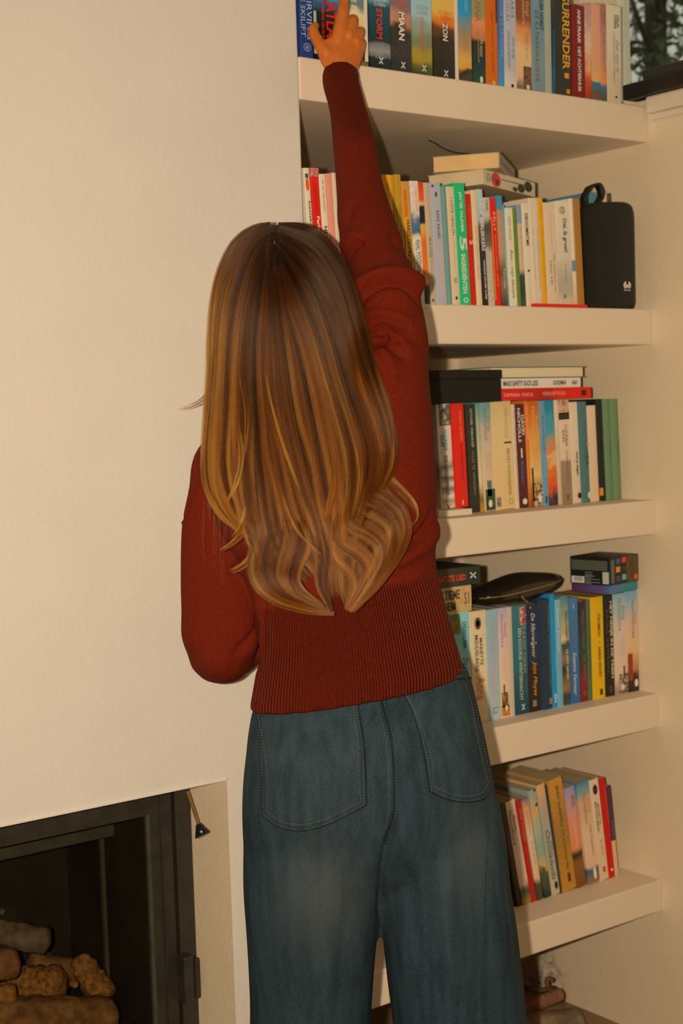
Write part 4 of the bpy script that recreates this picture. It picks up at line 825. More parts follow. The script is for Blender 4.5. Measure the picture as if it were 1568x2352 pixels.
# hinge block and damper lever
P = onY(441, 2188, FD-.012); Q = onY(441, 2296, FD-.012)
ins('hinge_block', (P[0]-.026, P[0]-.004, FD-.026, FD+.001, Q[2], P[2]), STEEL, .003)
ins('hinge_pin', (P[0]-.004, P[0]+.006, FD-.030, FD-.010, Q[2]+.006, P[2]-.006), STEEL, .003)
A = onY(431, 1818, .085); B = onY(456, 1893, .060); K0 = onY(456, 1893, .060); K1 = onY(466, 1918, .050); q = np.array(INS.location)
v, f = tube([A-q, B-q], .0035, 8); lev = mesh_obj('damper_lever', v, f, plain('rusty_rod', (.20, .09, .03), .6, noise=.3, nscale=80), INS)
v, f = tube([K0-q, (K0*.7+K1*.3)-q, K1-q, K1+(K1-K0)*.06-q], [.006, .0085, .0155, .012], 16); mesh_obj('knob', v, f, plain('knob_bakelite', (.012, .014, .013), .25), lev, True)

BARK = plain('charred_bark', alb((100, 64, 30), FG*.9), .85, .15, noise=.5, nscale=40, bump=.9, bscale=60)
CHAR = plain('charcoal', alb((82, 62, 42), FG*.9), .8, .2, noise=.45, nscale=45, bump=.9, bscale=70)
GLOW = plain('raw_orange_wood', alb((116, 72, 30), FG*.9), .85, .1, noise=.6, nscale=90, bump=1.0, bscale=160)
def log(name, p0, p1, r0, r1, mat_, endmat, label, group, seed, n=22, m=14, rough=.12, cat='log'):
    R_ = np.random.default_rng(seed); p0, p1 = np.asarray(p0), np.asarray(p1); ax = p1-p0; L = np.linalg.norm(ax); ax /= L
    s = np.cross(ax, [0, 0, 1.]); s /= np.linalg.norm(s); u = np.cross(s, ax)
    ph = R_.uniform(0, 6.28, 6); rings = []
    for i in range(m):
        t = i/(m-1); r = r0+(r1-r0)*t; bend = .012*math.sin(3*t+ph[0])
        rings.append([p0 + ax*L*t + u*bend + r*(1+rough*(math.sin(3*k+ph[1]+2*t)*.4+math.sin(5*k+ph[2])*.3+.35*R_.normal()*.5))*(math.cos(k)*s+math.sin(k)*u) for k in np.linspace(0, 2*math.pi, n, endpoint=False)])
    org = p0.copy(); rings = [[q_-org for q_ in r] for r in rings]
    v, f = loft(rings, cap=False); o = mesh_obj(name, v, f, mat_, None, True); o.location = tuple(org)
    for nm, ring, d in (('cut_end', rings[0], -1), ('cut_end', rings[-1], 1)):
        c = sum(ring)/len(ring); vv = [c+ax*d*.003] + [q_ for q_ in ring]; ff = [(0, j+1, (j+1) % n+1) if d > 0 else (0, (j+1) % n+1, j+1) for j in range(n)]
        mesh_obj(nm, vv, ff, endmat, o)
    return tag(o, label, cat, group)
FL = 'logs in the fireplace'
def PL(px, py, y): return onY(px, py, y)
def chunk(label, c0, c1, r0, r1, mat_, seed, y0, y1, sub=3, amp=.14, fr=40):
    """a knobbly ceramic log: a rounded, noisy body between two ends"""
    p0, p1 = PL(*c0, y0), PL(*c1, y1); ax = p1-p0; L = np.linalg.norm(ax); ax /= L; s_ = np.cross(ax, [0, 0, 1.]); s_ /= np.linalg.norm(s_); u_ = np.cross(s_, ax)
    from mathutils import noise
    rings = []; m_, n_ = 26, 30
    for i in range(m_):
        t = i/(m_-1); rr_ = (r0+(r1-r0)*t); e = min(t*L, (1-t)*L)/rr_; k = 1.0 if e > .55 else max(.05, (1-(1-e/.55)**2)**.5)
        ring = []
        for j in range(n_):
            a_ = 2*math.pi*j/n_; d = math.cos(a_)*s_+math.sin(a_)*u_; P = p0+ax*L*t+d*rr_*k
            nz = noise.noise(Vector(P*fr)+Vector((seed*7.1, 0, 0))) + .5*noise.noise(Vector(P*fr*2.7)+Vector((0, seed*3.3, 0)))
            ring.append(p0+ax*L*t+d*rr_*k*(1+amp*nz) - p0)
        rings.append(ring)
    v, f = loft(rings); o = mesh_obj('ceramic_log', v, f, mat_, None, True); o.location = tuple(p0)
    return tag(o, label, 'log', FL)
chunk('charcoal grey log with a rounded end on top of the fire pile', (118, 2166), (-150, 2110), .027, .020, CHAR, 1, FD+.17, FD+.26)
chunk('split brown log above the long front one', (48, 2208), (-100, 2236), .027, .030, BARK, 2, FD+.13, FD+.16)
chunk('log with a rough orange face in the middle of the pile', (150, 2262), (20, 2262), .036, .034, GLOW, 3, FD+.15, FD+.24, amp=.16, fr=80)
chunk('curved orange flaked chunk behind the long log', (176, 2200), (246, 2300), .024, .030, GLOW, 4, FD+.24, FD+.16, amp=.16, fr=80)
chunk('brown log wedged under the flaked chunk', (185, 2240), (60, 2215), .026, .030, BARK, 7, FD+.24, FD+.26)
chunk('long brown log lying in front of the fire pile', (268, 2338), (-150, 2348), .040, .042, BARK, 5, FD+.09, FD+.11)
chunk('pebble sized wood chip resting on the long log', (166, 2268), (174, 2252), .008, .008, GLOW, 6, FD+.085, FD+.085)
chunk('short orange brown stub behind the long log', (40, 2296), (-60, 2285), .026, .028, GLOW, 8, FD+.10, FD+.14, amp=.16, fr=70)

# firewood under the lowest shelf
FWOOD = plain('fire_bark', alb((92, 70, 46), .5), .85, .15, noise=.45, nscale=25, bump=.9, bscale=50)
FRED = plain('red_bark', alb((104, 64, 40), .5), .85, .15, noise=.3, nscale=35, bump=.6, bscale=60)
FEND = plain('cut_wood', alb((150, 92, 30), .5), .8, .15, noise=.25, nscale=50, bump=.4, bscale=120)
GF = 'firewood under the lowest shelf'
E1 = PL(1326, 2340, .07); rr = .036
log('firewood_log', E1, E1+np.array([-.34, .10, -.002]), rr, .037, FWOOD, FEND, 'thick round log with an orange sawn end by the alcove wall', GF, 21, rough=.07)
log('firewood_log', [E1[0]-.01, .155, .0375], [E1[0]-.34, .205, .0375], .036, .036, FWOOD, FEND, 'lowest log against the back of the alcove', GF, 22, rough=.05)
log('firewood_log', [E1[0]-.05, .035, .030], [E1[0]-.34, .062, .030], .028, .028, FWOOD, FEND, 'thin lowest log at the front of the firewood', GF, 23, rough=.05)
Bk = PL(1286, 2284, .17)
log('firewood_log', Bk, Bk+np.array([-.30, .05, -.006]), .015, .017, FRED, FRED, 'thin reddish branch on top of the firewood', GF, 26, rough=.08)
ctr = PL(1264, 2262, .19)
ringp = [ctr + .013*np.array([math.cos(t)*.8, math.sin(t)*.5, math.sin(t)]) for t in np.linspace(.5, 5.6, 18)] + [ctr+np.array([-.035, .0, -.004]), ctr+np.array([-.075, .0, .008])]
v, f = tube(ringp, [.0055]*18+[.006, .004], 8); tag(mesh_obj('bark_curl', v, f, plain('dark_bark', alb((70, 46, 26), .5), .8, noise=.4, nscale=60), None, True), 'dark curled strip of bark on the firewood', 'bark')
log('firewood_log', E1+np.array([-.37, .10, -.004]), E1+np.array([-.64, .16, -.006]), .034, .034, FWOOD, FEND, 'log glimpsed between the jeans legs', GF, 27, rough=.07)
log('firewood_log', [E1[0]-.37, .13, .0375], [E1[0]-.64, .19, .0375], .034, .034, FWOOD, FEND, 'log under the one between the jeans legs', GF, 28, rough=.05)

# ------------------------------------------------------------------ tree outside the window
def tree():
    ctr = U(1520, 60, 8.5); n = 9000
    P = np.stack([rng.normal(0, .8, n), rng.normal(0, .9, n), rng.normal(0, .8, n)], 1)*1.0
    a = rng.normal(size=(n, 3)); a /= np.linalg.norm(a, axis=1)[:, None]; b = np.cross(a, rng.normal(size=(n, 3))); b /= np.linalg.norm(b, axis=1)[:, None]
    s = rng.uniform(.018, .05, n)[:, None]; w = s*.42
    V = np.concatenate([P-a*s, P-b*w, P+a*s, P+b*w], 1).reshape(-1, 3)
    fc = [(4*i, 4*i+1, 4*i+2, 4*i+3) for i in range(n)]
    m, nt, bs = new_mat('dark_leaves'); bs.inputs['Base Color'].default_value = (.055, .085, .030, 1); bs.inputs['Roughness'].default_value = .6
    nz = nt.nodes.new('ShaderNodeTexNoise'); nz.inputs['Scale'].default_value = 1.5; tc = nt.nodes.new('ShaderNodeTexCoord'); nt.links.new(tc.outputs['Object'], nz.inputs['Vector'])
    rp = ramp_node(nt, [(.35, (.02, .035, .014)), (.6, (.07, .10, .04))], 'LINEAR'); nt.links.new(nz.outputs[0], rp.inputs[0]); nt.links.new(rp.outputs[0], bs.inputs['Base Color'])
    root = empty('garden_tree', (ctr[0], ctr[1], 0))
    o = mesh_obj('foliage', V+np.array([0, 0, ctr[2]]), fc, m, root); o['kind'] = 'stuff'
    tr = [np.array([.1, .1, 0.]), np.array([.05, .0, 1.2]), np.array([0., .05, ctr[2]-.2]), np.array([.1, .0, ctr[2]+.9])]
    bark = plain('tree_bark', (.05, .035, .02), .9)
    v, f = tube(catmull(tr, 14), .07, 8); mesh_obj('trunk', v, f, bark, root, True)
    for k in range(9):
        z = ctr[2]-.6+k*.15; d = rng.normal(0, 1, 3); d[2] = abs(d[2])*.3; d /= np.linalg.norm(d)
        v, f = tube([np.array([.02, .02, z]), np.array([.02, .02, z])+d*.5, np.array([.02, .02, z])+d*1.0+np.array([0, 0, .1])], [.025, .016, .008], 6); mesh_obj('branch', v, f, bark, root, True)
    tag(root, 'dark green tree seen through the window above the sill', 'tree')
tree()
struct('ground', [(1.3, 14, -8, 14, -.3, -.2)], plain('garden_lawn', (.05, .08, .03), .9))

# ------------------------------------------------------------------ the person reaching up
FH = np.array([FW[0], FW[1], 0.0]); FH /= np.linalg.norm(FH)
def remesh(parts, voxel, smooth=0):
    v, f = merge(parts); o = mesh_obj('shape_tmp', v, f)
    m = o.modifiers.new('r', 'REMESH'); m.mode = 'VOXEL'; m.voxel_size = voxel
    if smooth:
        s = o.modifiers.new('s', 'SMOOTH'); s.factor = .5; s.iterations = smooth
    bpy.context.view_layer.update()
    ev = o.evaluated_get(bpy.context.evaluated_depsgraph_get()); me = bpy.data.meshes.new_from_object(ev)
    bpy.data.objects.remove(o)
    return me
def verts(me):
    co = np.zeros(len(me.vertices)*3); me.vertices.foreach_get('co', co); return co.reshape(-1, 3)
def norms(me):
    me.update(); no = np.zeros(len(me.vertices)*3); me.vertex_normals.foreach_get('vector', no) if hasattr(me, 'vertex_normals') else me.vertices.foreach_get('normal', no)
    return no.reshape(-1, 3)
def setv(me, co):
    me.vertices.foreach_set('co', co.reshape(-1)); me.update()
def finish(name, me, mat_, parent, smooth=True):
    me.name = name; me.materials.clear(); me.materials.append(mat_)
    if smooth: me.polygons.foreach_set('use_smooth', [True]*len(me.polygons))
    return link(bpy.data.objects.new(name, me), parent)
def attr(me, name, data):
    a = me.attributes.new(name, 'FLOAT', 'POINT'); a.data.foreach_set('value', np.asarray(data, np.float32))
def projv(P):
    v = P-CAM; t = v@FW; return W/2+F*(v@RT)/t, H/2+F*(v@DN)/t, t

def ring2(l, r, t, hd, n=44, p=2.4, tl=0.0):
    """cross-section of the body between two outline points; t distance, hd half depth, tl extra distance of the right side"""
    L, R_ = U(l[0], l[1], t-tl), U(r[0], r[1], t+tl); c = (L+R_)/2; a = (R_-L)/2
    out = []
    for k in range(n):
        q = 2*math.pi*k/n; cs, sn = math.cos(q), math.sin(q)
        out.append(c + a*math.copysign(abs(cs)**(2/p), cs) + FH*hd*math.copysign(abs(sn)**(2/p), sn))
    return out
def ring_list(rows, k=1.0, n=44, p=2.4):
    P = np.array([[*l, *r, t, hd, tl] for l, r, t, hd, tl in rows], float)
    return P
def smooth_rows(rows, m):
    P = np.array(rows, float); s = np.linspace(0, 1, len(P)); t = np.linspace(0, 1, m); out = []
    tang = np.gradient(P, s, axis=0)
    for x in t:
        i = min(int(x*(len(P)-1)), len(P)-2); h = s[i+1]-s[i]; u = (x-s[i])/h
        out.append((2*u**3-3*u**2+1)*P[i]+(u**3-2*u**2+u)*h*tang[i]+(-2*u**3+3*u**2)*P[i+1]+(u**3-u**2)*h*tang[i+1])
    return np.array(out)
def trunk(rows, m=40, k=1.0, p=2.4, n=44):
    rings = []
    for r in smooth_rows(rows, m):
        lx, ly, rx, ry, t, hd, tl = r; cx, cy = (lx+rx)/2, (ly+ry)/2
        rings.append(ring2((cx+(lx-cx)*k, cy+(ly-cy)*k), (cx+(rx-cx)*k, cy+(ry-cy)*k), t, hd*k, n, p, tl))
    return loft(rings)
def limb(rows, m=36, k=1.0, n=28, flat=1.0, caps=True):
    """rows: px, py, t, radius px"""
    P = smooth_rows(rows, m); C3 = np.array([U(a, b, t) for a, b, t, r in P]); rad = P[:, 3]*P[:, 2]/F*k
    T = np.gradient(C3, axis=0); T /= np.linalg.norm(T, axis=1)[:, None]; rings = []
    seq = list(range(m))
    for i in seq:
        a = np.cross(T[i], FW); a /= np.linalg.norm(a); b = np.cross(T[i], a)
        rings.append([C3[i]+rad[i]*(math.cos(q)*a+flat*math.sin(q)*b) for q in np.linspace(0, 2*math.pi, n, endpoint=False)])
    if caps:
        pre, post = [], []
        for ang in (75, 50, 25):
            c, s = math.cos(math.radians(ang)), math.sin(math.radians(ang))
            pre.append([C3[0]-T[0]*rad[0]*s+(q-C3[0])*c for q in rings[0]])
        for ang in (25, 50, 75):
            c, s = math.cos(math.radians(ang)), math.sin(math.radians(ang))
            post.append([C3[-1]+T[-1]*rad[-1]*s+(q-C3[-1])*c for q in rings[-1]])
        rings = pre+rings+post
    return loft(rings)
def ellipsoid(c, ax, radii, n=20, m=14):
    rings = []
    for i in range(1, m):
        th = math.pi*i/m
        rings.append([np.asarray(c)+ax[0]*radii[0]*math.sin(th)*math.cos(q)+ax[1]*radii[1]*math.sin(th)*math.sin(q)+ax[2]*radii[2]*math.cos(th) for q in np.linspace(0, 2*math.pi, n, endpoint=False)])
    return loft(rings)
def seg_dist(px, py, pts):
    """distance to a polyline and the running share along it"""
    P = np.asarray(pts, float); best = np.full(len(px), 1e9); par = np.zeros(len(px)); side = np.zeros(len(px))
    s = np.concatenate([[0], np.cumsum(np.linalg.norm(np.diff(P, axis=0), axis=1))]); tot = s[-1]
    for i in range(len(P)-1):
        a, b = P[i], P[i+1]; d = b-a; l2 = d@d
        u = np.clip(((px-a[0])*d[0]+(py-a[1])*d[1])/l2, 0, 1)
        dx, dy = px-(a[0]+u*d[0]), py-(a[1]+u*d[1]); dist = np.hypot(dx, dy); m = dist < best
        best[m] = dist[m]; par[m] = ((s[i]+u*(s[i+1]-s[i]))/tot)[m]; side[m] = np.sign(dx*d[1]-dy*d[0])[m]
    return best, par, side
def sculpt(me, folds, iters=1):
    """press folds and seams into a cloth mesh; fold lines follow the photographed cloth"""
    co = verts(me); no = norms(me); px, py, t = projv(co)
    vis = np.clip(-(no@FW)*2.0+.3, 0, 1)
    disp = np.zeros(len(co))
    for pts, w, dep, bul, off in folds:
        P = catmull(np.array(pts, float), max(12, 4*len(pts)))
        d, u, s = seg_dist(px, py, P); tp = np.clip(np.minimum(u, 1-u)*5, 0, 1)
        disp -= tp*dep*np.exp(-(d/w)**2)
        if bul: disp += tp*bul*np.exp(-((d-off)/(off*.7))**2)*(s > 0)
    setv(me, co + no*(disp*vis)[:, None])

# ---- sweater
TORSO = [  # left outline, right outline, distance, half depth, extra distance of the right side
    (610, 930, 830, 860, 2.40, .050, .0), (520, 965, 925, 775, 2.395, .080, .0), (466, 1030, 972, 790, 2.385, .100, .005), (470, 1110, 986, 880, 2.38, .112, .01), (500, 1200, 997, 1020, 2.38, .118, .012),
    (545, 1290, 1003, 1140, 2.38, .118, .015), (576, 1370, 1000, 1230, 2.38, .116, .018), (592, 1450, 1002, 1300, 2.38, .116, .02), (592, 1510, 1022, 1390, 2.38, .120, .022),
    (584, 1565, 1044, 1465, 2.38, .126, .024), (573, 1626, 1066, 1541, 2.38, .134, .026)]
ARM_UP = [(925, 900, 2.385, 60), (915, 800, 2.385, 70), (900, 725, 2.395, 73), (886, 665, 2.42, 76), (866, 605, 2.455, 69), (845, 530, 2.50, 67), (826, 430, 2.555, 54), (813, 330, 2.61, 49), (798, 250, 2.65, 42), (783, 192, 2.682, 42), (782, 168, 2.694, 42)]
ARM_DN = [(545, 1020, 2.40, 55), (496, 1060, 2.405, 52), (489, 1125, 2.41, 56), (491, 1205, 2.415, 74), (500, 1320, 2.42, 86), (506, 1400, 2.425, 90), (507, 1458, 2.43, 91), (508, 1500, 2.445, 78)]
FORE = [(512, 1486, 2.44, 82), (545, 1475, 2.50, 74), (600, 1455, 2.56, 60), (660, 1440, 2.60, 48)]
sw_parts = [trunk(TORSO, 60), limb(ARM_UP, 50, caps=False), limb(ARM_DN, 40, flat=.72), limb(FORE, 20, flat=.85)]
sw = remesh(sw_parts, .0042, 8)
FOLDS = [
    ([(826, 706), (838, 676), (866, 655), (900, 648), (935, 657), (958, 680), (970, 712)], 8, .015, .016, 20),
    ([(788, 612), (800, 580), (818, 560), (840, 552)], 8, .012, .010, 18),
    ([(779, 560), (792, 520), (806, 480), (822, 450)], 9, .004, .003, 20),
    ([(845, 795), (866, 780), (890, 778), (925, 792)], 5, .006, .006, 12), ([(868, 748), (884, 760), (892, 776), (878, 786)], 4, .005, .004, 9),
    ([(850, 770), (900, 800), (945, 830)], 10, .006, .006, 22), ([(838, 742), (870, 735), (910, 742), (950, 760)], 8, .006, .006, 16), ([(850, 800), (880, 850), (890, 890)], 10, .006, .005, 20),
    ([(1001, 1150), (992, 1190), (962, 1232), (920, 1262), (870, 1286), (820, 1296)], 8, .013, .012, 22),
    ([(592, 1256), (568, 1268), (548, 1292), (536, 1326)], 7, .009, .007, 16),
    ([(590, 1285), (601, 1330), (598, 1372), (606, 1420), (605, 1470), (598, 1512), (580, 1548)], 9, .020, .008, 28),
    ([(600, 1395), (590, 1440), (560, 1480), (530, 1500)], 8, .005, .004, 20), ([(606, 1370), (625, 1368), (650, 1366), (690, 1372), (740, 1378)], 6, .005, .004, 14),
    ([(470, 1052), (454, 1100), (440, 1150), (424, 1190)], 3.5, .0025, .002, 9), ([(424, 1188), (412, 1196)], 4, .004, .003, 8),
    ([(906, 520), (900, 545), (918, 575)], 6, .004, .003, 14),
]
sculpt(sw, FOLDS)
co = verts(sw); px, py, tt = projv(co)
rows = smooth_rows(TORSO, 80); cy = (rows[:, 1]+rows[:, 3])/2; sl = (rows[:, 3]-rows[:, 1])/(rows[:, 2]-rows[:, 0])
yy = np.interp(py, cy, cy)
# rib coordinate: share of the way across the body along its sloping rows
Lx = np.interp(py, cy, rows[:, 0]); Rx = np.interp(py, cy, rows[:, 2]); u = (px-Lx)/(Rx-Lx)
yrow = py - (u-.5)*(np.interp(py, cy, rows[:, 3]-rows[:, 1]))
Lx = np.interp(yrow, cy, rows[:, 0]); Rx = np.interp(yrow, cy, rows[:, 2]); u = (px-Lx)/(Rx-Lx)
body_rib = np.clip((yrow-1352+70*np.abs(u-.45)*np.sign(.6-u))/24, 0, 1)*(px > 606-(1540 < py)*40).astype(float)
cu = smooth_rows(ARM_UP, 60)[::-1]; cxm = np.interp(py, cu[:, 1], cu[:, 0]); crm = np.interp(py, cu[:, 1], cu[:, 3])
cuff = .55*np.clip((345-py)/60, 0, 1)
ribc = np.where(py < 600, (px-cxm)/(2*crm)*17, u*70)
attr(sw, 'rib', ribc); attr(sw, 'ribmask', np.where(py < 600, cuff, body_rib))

def knit_mat():
    m, nt, b = new_mat('rust_knit'); N = nt.nodes; Lk = nt.links
    b.inputs['Base Color'].default_value = (.150, .0125, .0050, 1); b.inputs['Roughness'].default_value = .88; b.inputs['Specular IOR Level'].default_value = .15
    b.inputs['Sheen Weight'].default_value = 0.0; b.inputs['Sheen Roughness'].default_value = .4; b.inputs['Sheen Tint'].default_value = (1, .25, .12, 1)
    a = N.new('ShaderNodeAttribute'); a.attribute_name = 'rib'; k = N.new('ShaderNodeAttribute'); k.attribute_name = 'ribmask'
    fr = N.new('ShaderNodeMath'); fr.operation = 'MULTIPLY'; fr.inputs[1].default_value = 6.28318; Lk.new(a.outputs['Fac'], fr.inputs[0])
    sn = N.new('ShaderNodeMath'); sn.operation = 'SINE'; Lk.new(fr.outputs[0], sn.inputs[0])
    mu = N.new('ShaderNodeMath'); mu.operation = 'MULTIPLY'; Lk.new(sn.outputs[0], mu.inputs[0]); Lk.new(k.outputs['Fac'], mu.inputs[1])
    tc = N.new('ShaderNodeTexCoord'); nz = N.new('ShaderNodeTexNoise'); nz.inputs['Scale'].default_value = 700; nz.inputs['Detail'].default_value = 2; Lk.new(tc.outputs['Object'], nz.inputs['Vector'])
    b1 = N.new('ShaderNodeBump'); b1.inputs['Strength'].default_value = .85; b1.inputs['Distance'].default_value = .0028; Lk.new(mu.outputs[0], b1.inputs['Height'])
    b2 = N.new('ShaderNodeBump'); b2.inputs['Strength'].default_value = .35; b2.inputs['Distance'].default_value = .0012; Lk.new(nz.outputs[0], b2.inputs['Height']); Lk.new(b1.outputs[0], b2.inputs['Normal'])
    Lk.new(b2.outputs[0], b.inputs['Normal'])
    n2 = N.new('ShaderNodeTexNoise'); n2.inputs['Scale'].default_value = 260; n2.inputs['Detail'].default_value = 3; Lk.new(tc.outputs['Object'], n2.inputs['Vector'])
    rp = ramp_node(nt, [(.3, (.112, .0094, .0022)), (.7, (.160, .0142, .0034))], 'LINEAR'); Lk.new(n2.outputs[0], rp.inputs[0]); Lk.new(rp.outputs[0], b.inputs['Base Color'])
    return m

# ---- jeans
HIP = [(600, 1585, 1056, 1512, 2.385, .105, .02), (580, 1630, 1077, 1545, 2.385, .118, .02), (569, 1690, 1098, 1625, 2.38, .128, .02), (560, 1770, 1117, 1710, 2.375, .136, .02), (556, 1850, 1133, 1790, 2.375, .136, .018), (558, 1925, 1146, 1870, 2.38, .124, .016), (566, 1985, 1150, 1935, 2.39, .108, .014), (590, 2045, 1130, 2000, 2.40, .080, .012), (640, 2090, 1080, 2060, 2.41, .045, .01)]
LEGL = [(720, 1890, 2.368, 158), (721, 1960, 2.366, 163), (718, 2050, 2.370, 160), (716, 2130, 2.378, 152), (714, 2250, 2.395, 143), (713, 2352, 2.40, 140), (712, 2600, 2.40, 146), (712, 2840, 2.40, 150), (712, 2990, 2.40, 152)]
LEGR = [(1010, 1850, 2.385, 138), (1016, 1940, 2.382, 146), (1022, 2050, 2.384, 150), (1031, 2130, 2.39, 154), (1042, 2230, 2.405, 155), (1056, 2352, 2.41, 154), (1075, 2600, 2.41, 152), (1090, 2840, 2.41, 152), (1098, 2985, 2.41, 152)]
je_parts = [trunk(HIP, 40), limb(LEGL, 60, flat=.94, caps=False), limb(LEGR, 60, flat=.94, caps=False)]
je = remesh(je_parts, .0052, 26)
JF = [([(906, 1860), (903, 1900), (890, 1936), (880, 1990), (874, 2070), (870, 2110)], 7, .012, .004, 26),
      ([(560, 1690), (572, 1760), (600, 1860)], 14, .002, .002, 30), ([(700, 1960), (705, 2100), (690, 2300)], 30, .004, .004, 50), ([(960, 2000), (985, 2150), (1000, 2330)], 34, .005, .004, 60),
      ([(620, 2000), (640, 2200), (650, 2340)], 24, .003, .003, 50), ([(1090, 1900), (1100, 2100), (1125, 2330)], 26, .004, .004, 46), ([(800, 2050), (790, 2200), (800, 2340)], 22, .003, .003, 40)]
sculpt(je, JF)
co = verts(je); px, py, tt = projv(co)
wear = np.exp(-(((px-745)/95)**2+((py-2060)/120)**2)) + .8*np.exp(-(((px-1075)/60)**2+((py-1960)/120)**2)) + .35*np.exp(-(((px-720)/110)**2+((py-1760)/90)**2)) + .25*np.exp(-(((px-1040)/70)**2+((py-1720)/80)**2))
attr(je, 'wear', np.clip(wear, 0, 1))
def denim_mat(dark=1.0):
    m, nt, b = new_mat('blue_denim'); N = nt.nodes; Lk = nt.links
    b.inputs['Roughness'].default_value = .85; b.inputs['Specular IOR Level'].default_value = .2
    tc = N.new('ShaderNodeTexCoord')
    n1 = N.new('ShaderNodeTexNoise'); n1.inputs['Scale'].default_value = 420; n1.inputs['Detail'].default_value = 3; Lk.new(tc.outputs['Object'], n1.inputs['Vector'])
    mp = N.new('ShaderNodeMapping'); mp.inputs['Scale'].default_value = (1, 1, .12); Lk.new(tc.outputs['Object'], mp.inputs['Vector'])
    n2 = N.new('ShaderNodeTexNoise'); n2.inputs['Scale'].default_value = 60; n2.inputs['Detail'].default_value = 5; Lk.new(mp.outputs[0], n2.inputs['Vector'])
    ad = N.new('ShaderNodeMath'); ad.operation = 'ADD'; Lk.new(n1.outputs[0], ad.inputs[0]); Lk.new(n2.outputs[0], ad.inputs[1])
    d = dark
    rp = ramp_node(nt, [(.38, (.0105*d, .0265*d, .041*d)), (.62, (.028*d, .058*d, .084*d))], 'LINEAR')
    hf = N.new('ShaderNodeMath'); hf.operation = 'MULTIPLY'; hf.inputs[1].default_value = .5; Lk.new(ad.outputs[0], hf.inputs[0]); Lk.new(hf.outputs[0], rp.inputs[0])
    at = N.new('ShaderNodeAttribute'); at.attribute_name = 'wear'
    mx = N.new('ShaderNodeMix'); mx.data_type = 'RGBA'; mx.inputs[7].default_value = (.095, .110, .115, 1); Lk.new(rp.outputs[0], mx.inputs[6])
    wm = N.new('ShaderNodeMath'); wm.operation = 'MULTIPLY'; wm.inputs[1].default_value = .42; Lk.new(at.outputs['Fac'], wm.inputs[0]); Lk.new(wm.outputs[0], mx.inputs[0]); Lk.new(mx.outputs[2], b.inputs['Base Color'])
    bp = N.new('ShaderNodeBump'); bp.inputs['Strength'].default_value = .3; bp.inputs['Distance'].default_value = .0012; Lk.new(n1.outputs[0], bp.inputs['Height']); Lk.new(bp.outputs[0], b.inputs['Normal'])
    return m
DENIM = denim_mat(); 

# ---- body: one figure inside the clothes, head, arms, hands, legs and feet
def palm_ring(py, xl, xr, tl, tr, hd, n=24):
    L, R_ = U(xl, py, tl), U(xr, py, tr); c = (L+R_)/2; a = (R_-L)/2; b = np.cross(a/np.linalg.norm(a), DN); b *= hd/np.linalg.norm(b)
    return [c+a*math.copysign(abs(math.cos(q))**.8, math.cos(q))+b*math.copysign(abs(math.sin(q))**.8, math.sin(q)) for q in np.linspace(0, 2*math.pi, n, endpoint=False)]
palm = loft([palm_ring(*r) for r in ((232, 762, 812, 2.655, 2.662, .018), (190, 752, 815, 2.680, 2.690, .0185), (160, 747, 821, 2.690, 2.702, .0185), (138, 735, 830, 2.693, 2.712, .0180), (115, 727, 833, 2.695, 2.722, .0165), (96, 738, 832, 2.699, 2.726, .0160), (80, 764, 830, 2.706, 2.728, .0150), (68, 768, 826, 2.710, 2.730, .0125))])
FING = [[(748, 122, 2.694, 17), (734, 102, 2.698, 14.5), (722, 80, 2.702, 13), (719, 68, 2.706, 12.5), (724, 60, 2.712, 9.5)],
        [(774, 98, 2.703, 17), (781, 66, 2.706, 17), (786, 34, 2.712, 14.5), (790, 2, 2.722, 12), (793, -24, 2.735, 10.5), (795, -42, 2.747, 8.5)],
        [(797, 96, 2.712, 15), (804, 68, 2.714, 14.5), (809, 50, 2.722, 13), (810, 44, 2.742, 11), (808, 50, 2.760, 9)],
        [(814, 106, 2.718, 14), (822, 84, 2.720, 12.5), (826, 74, 2.730, 11.5), (826, 72, 2.750, 10), (823, 78, 2.766, 8.5)],
        [(820, 132, 2.716, 13), (827, 112, 2.722, 11), (830, 100, 2.732, 10), (829, 98, 2.750, 9), (826, 103, 2.764, 7.5)]]
hand_parts = [palm] + [limb(p, 22, n=18) for p in FING]
# knuckle swellings on the back of the hand
for a_, b_, t_, r_ in ((784, 70, 2.698, 10), (803, 78, 2.702, 9), (819, 92, 2.708, 8)):
    hand_parts.append(ellipsoid(U(a_, b_, t_), (RT, FW, DN), np.array([r_, 7, r_*1.3])*2.7/F))
handm = remesh(hand_parts, .0019, 4)
headc = U(655, 690, 2.365); up = np.array([0, 0, 1.0]); sideax = np.cross(FH, up)
body_parts = [trunk(TORSO, 30, .80), trunk(HIP, 20, .82), limb(ARM_DN, 24, .62), limb(FORE, 14, .58), limb(ARM_UP[:-1], 30, .66),
              limb([(a, b, t, r) for a, b, t, r in LEGL], 30, .55), limb([(a, b, t, r) for a, b, t, r in LEGR], 30, .55),
              ellipsoid(headc-up*.008, (sideax, FH, up), (.074, .094, .110), 28, 20), limb([(668, 760, 2.39, 70), (690, 850, 2.395, 66), (715, 930, 2.395, 80)], 10),
              ellipsoid(headc+FH*.100-up*.012, (sideax, FH, up), (.013, .018, .020)), ellipsoid(headc+FH*.072-up*.085, (sideax, FH, up), (.040, .034, .036)),
              ellipsoid(headc+FH*.098-up*.052, (sideax, FH, up), (.022, .008, .008)),
              ellipsoid(headc+sideax*.078-up*.005, (sideax, FH, up), (.008, .020, .030)), ellipsoid(headc-sideax*.078-up*.005, (sideax, FH, up), (.008, .020, .030))]
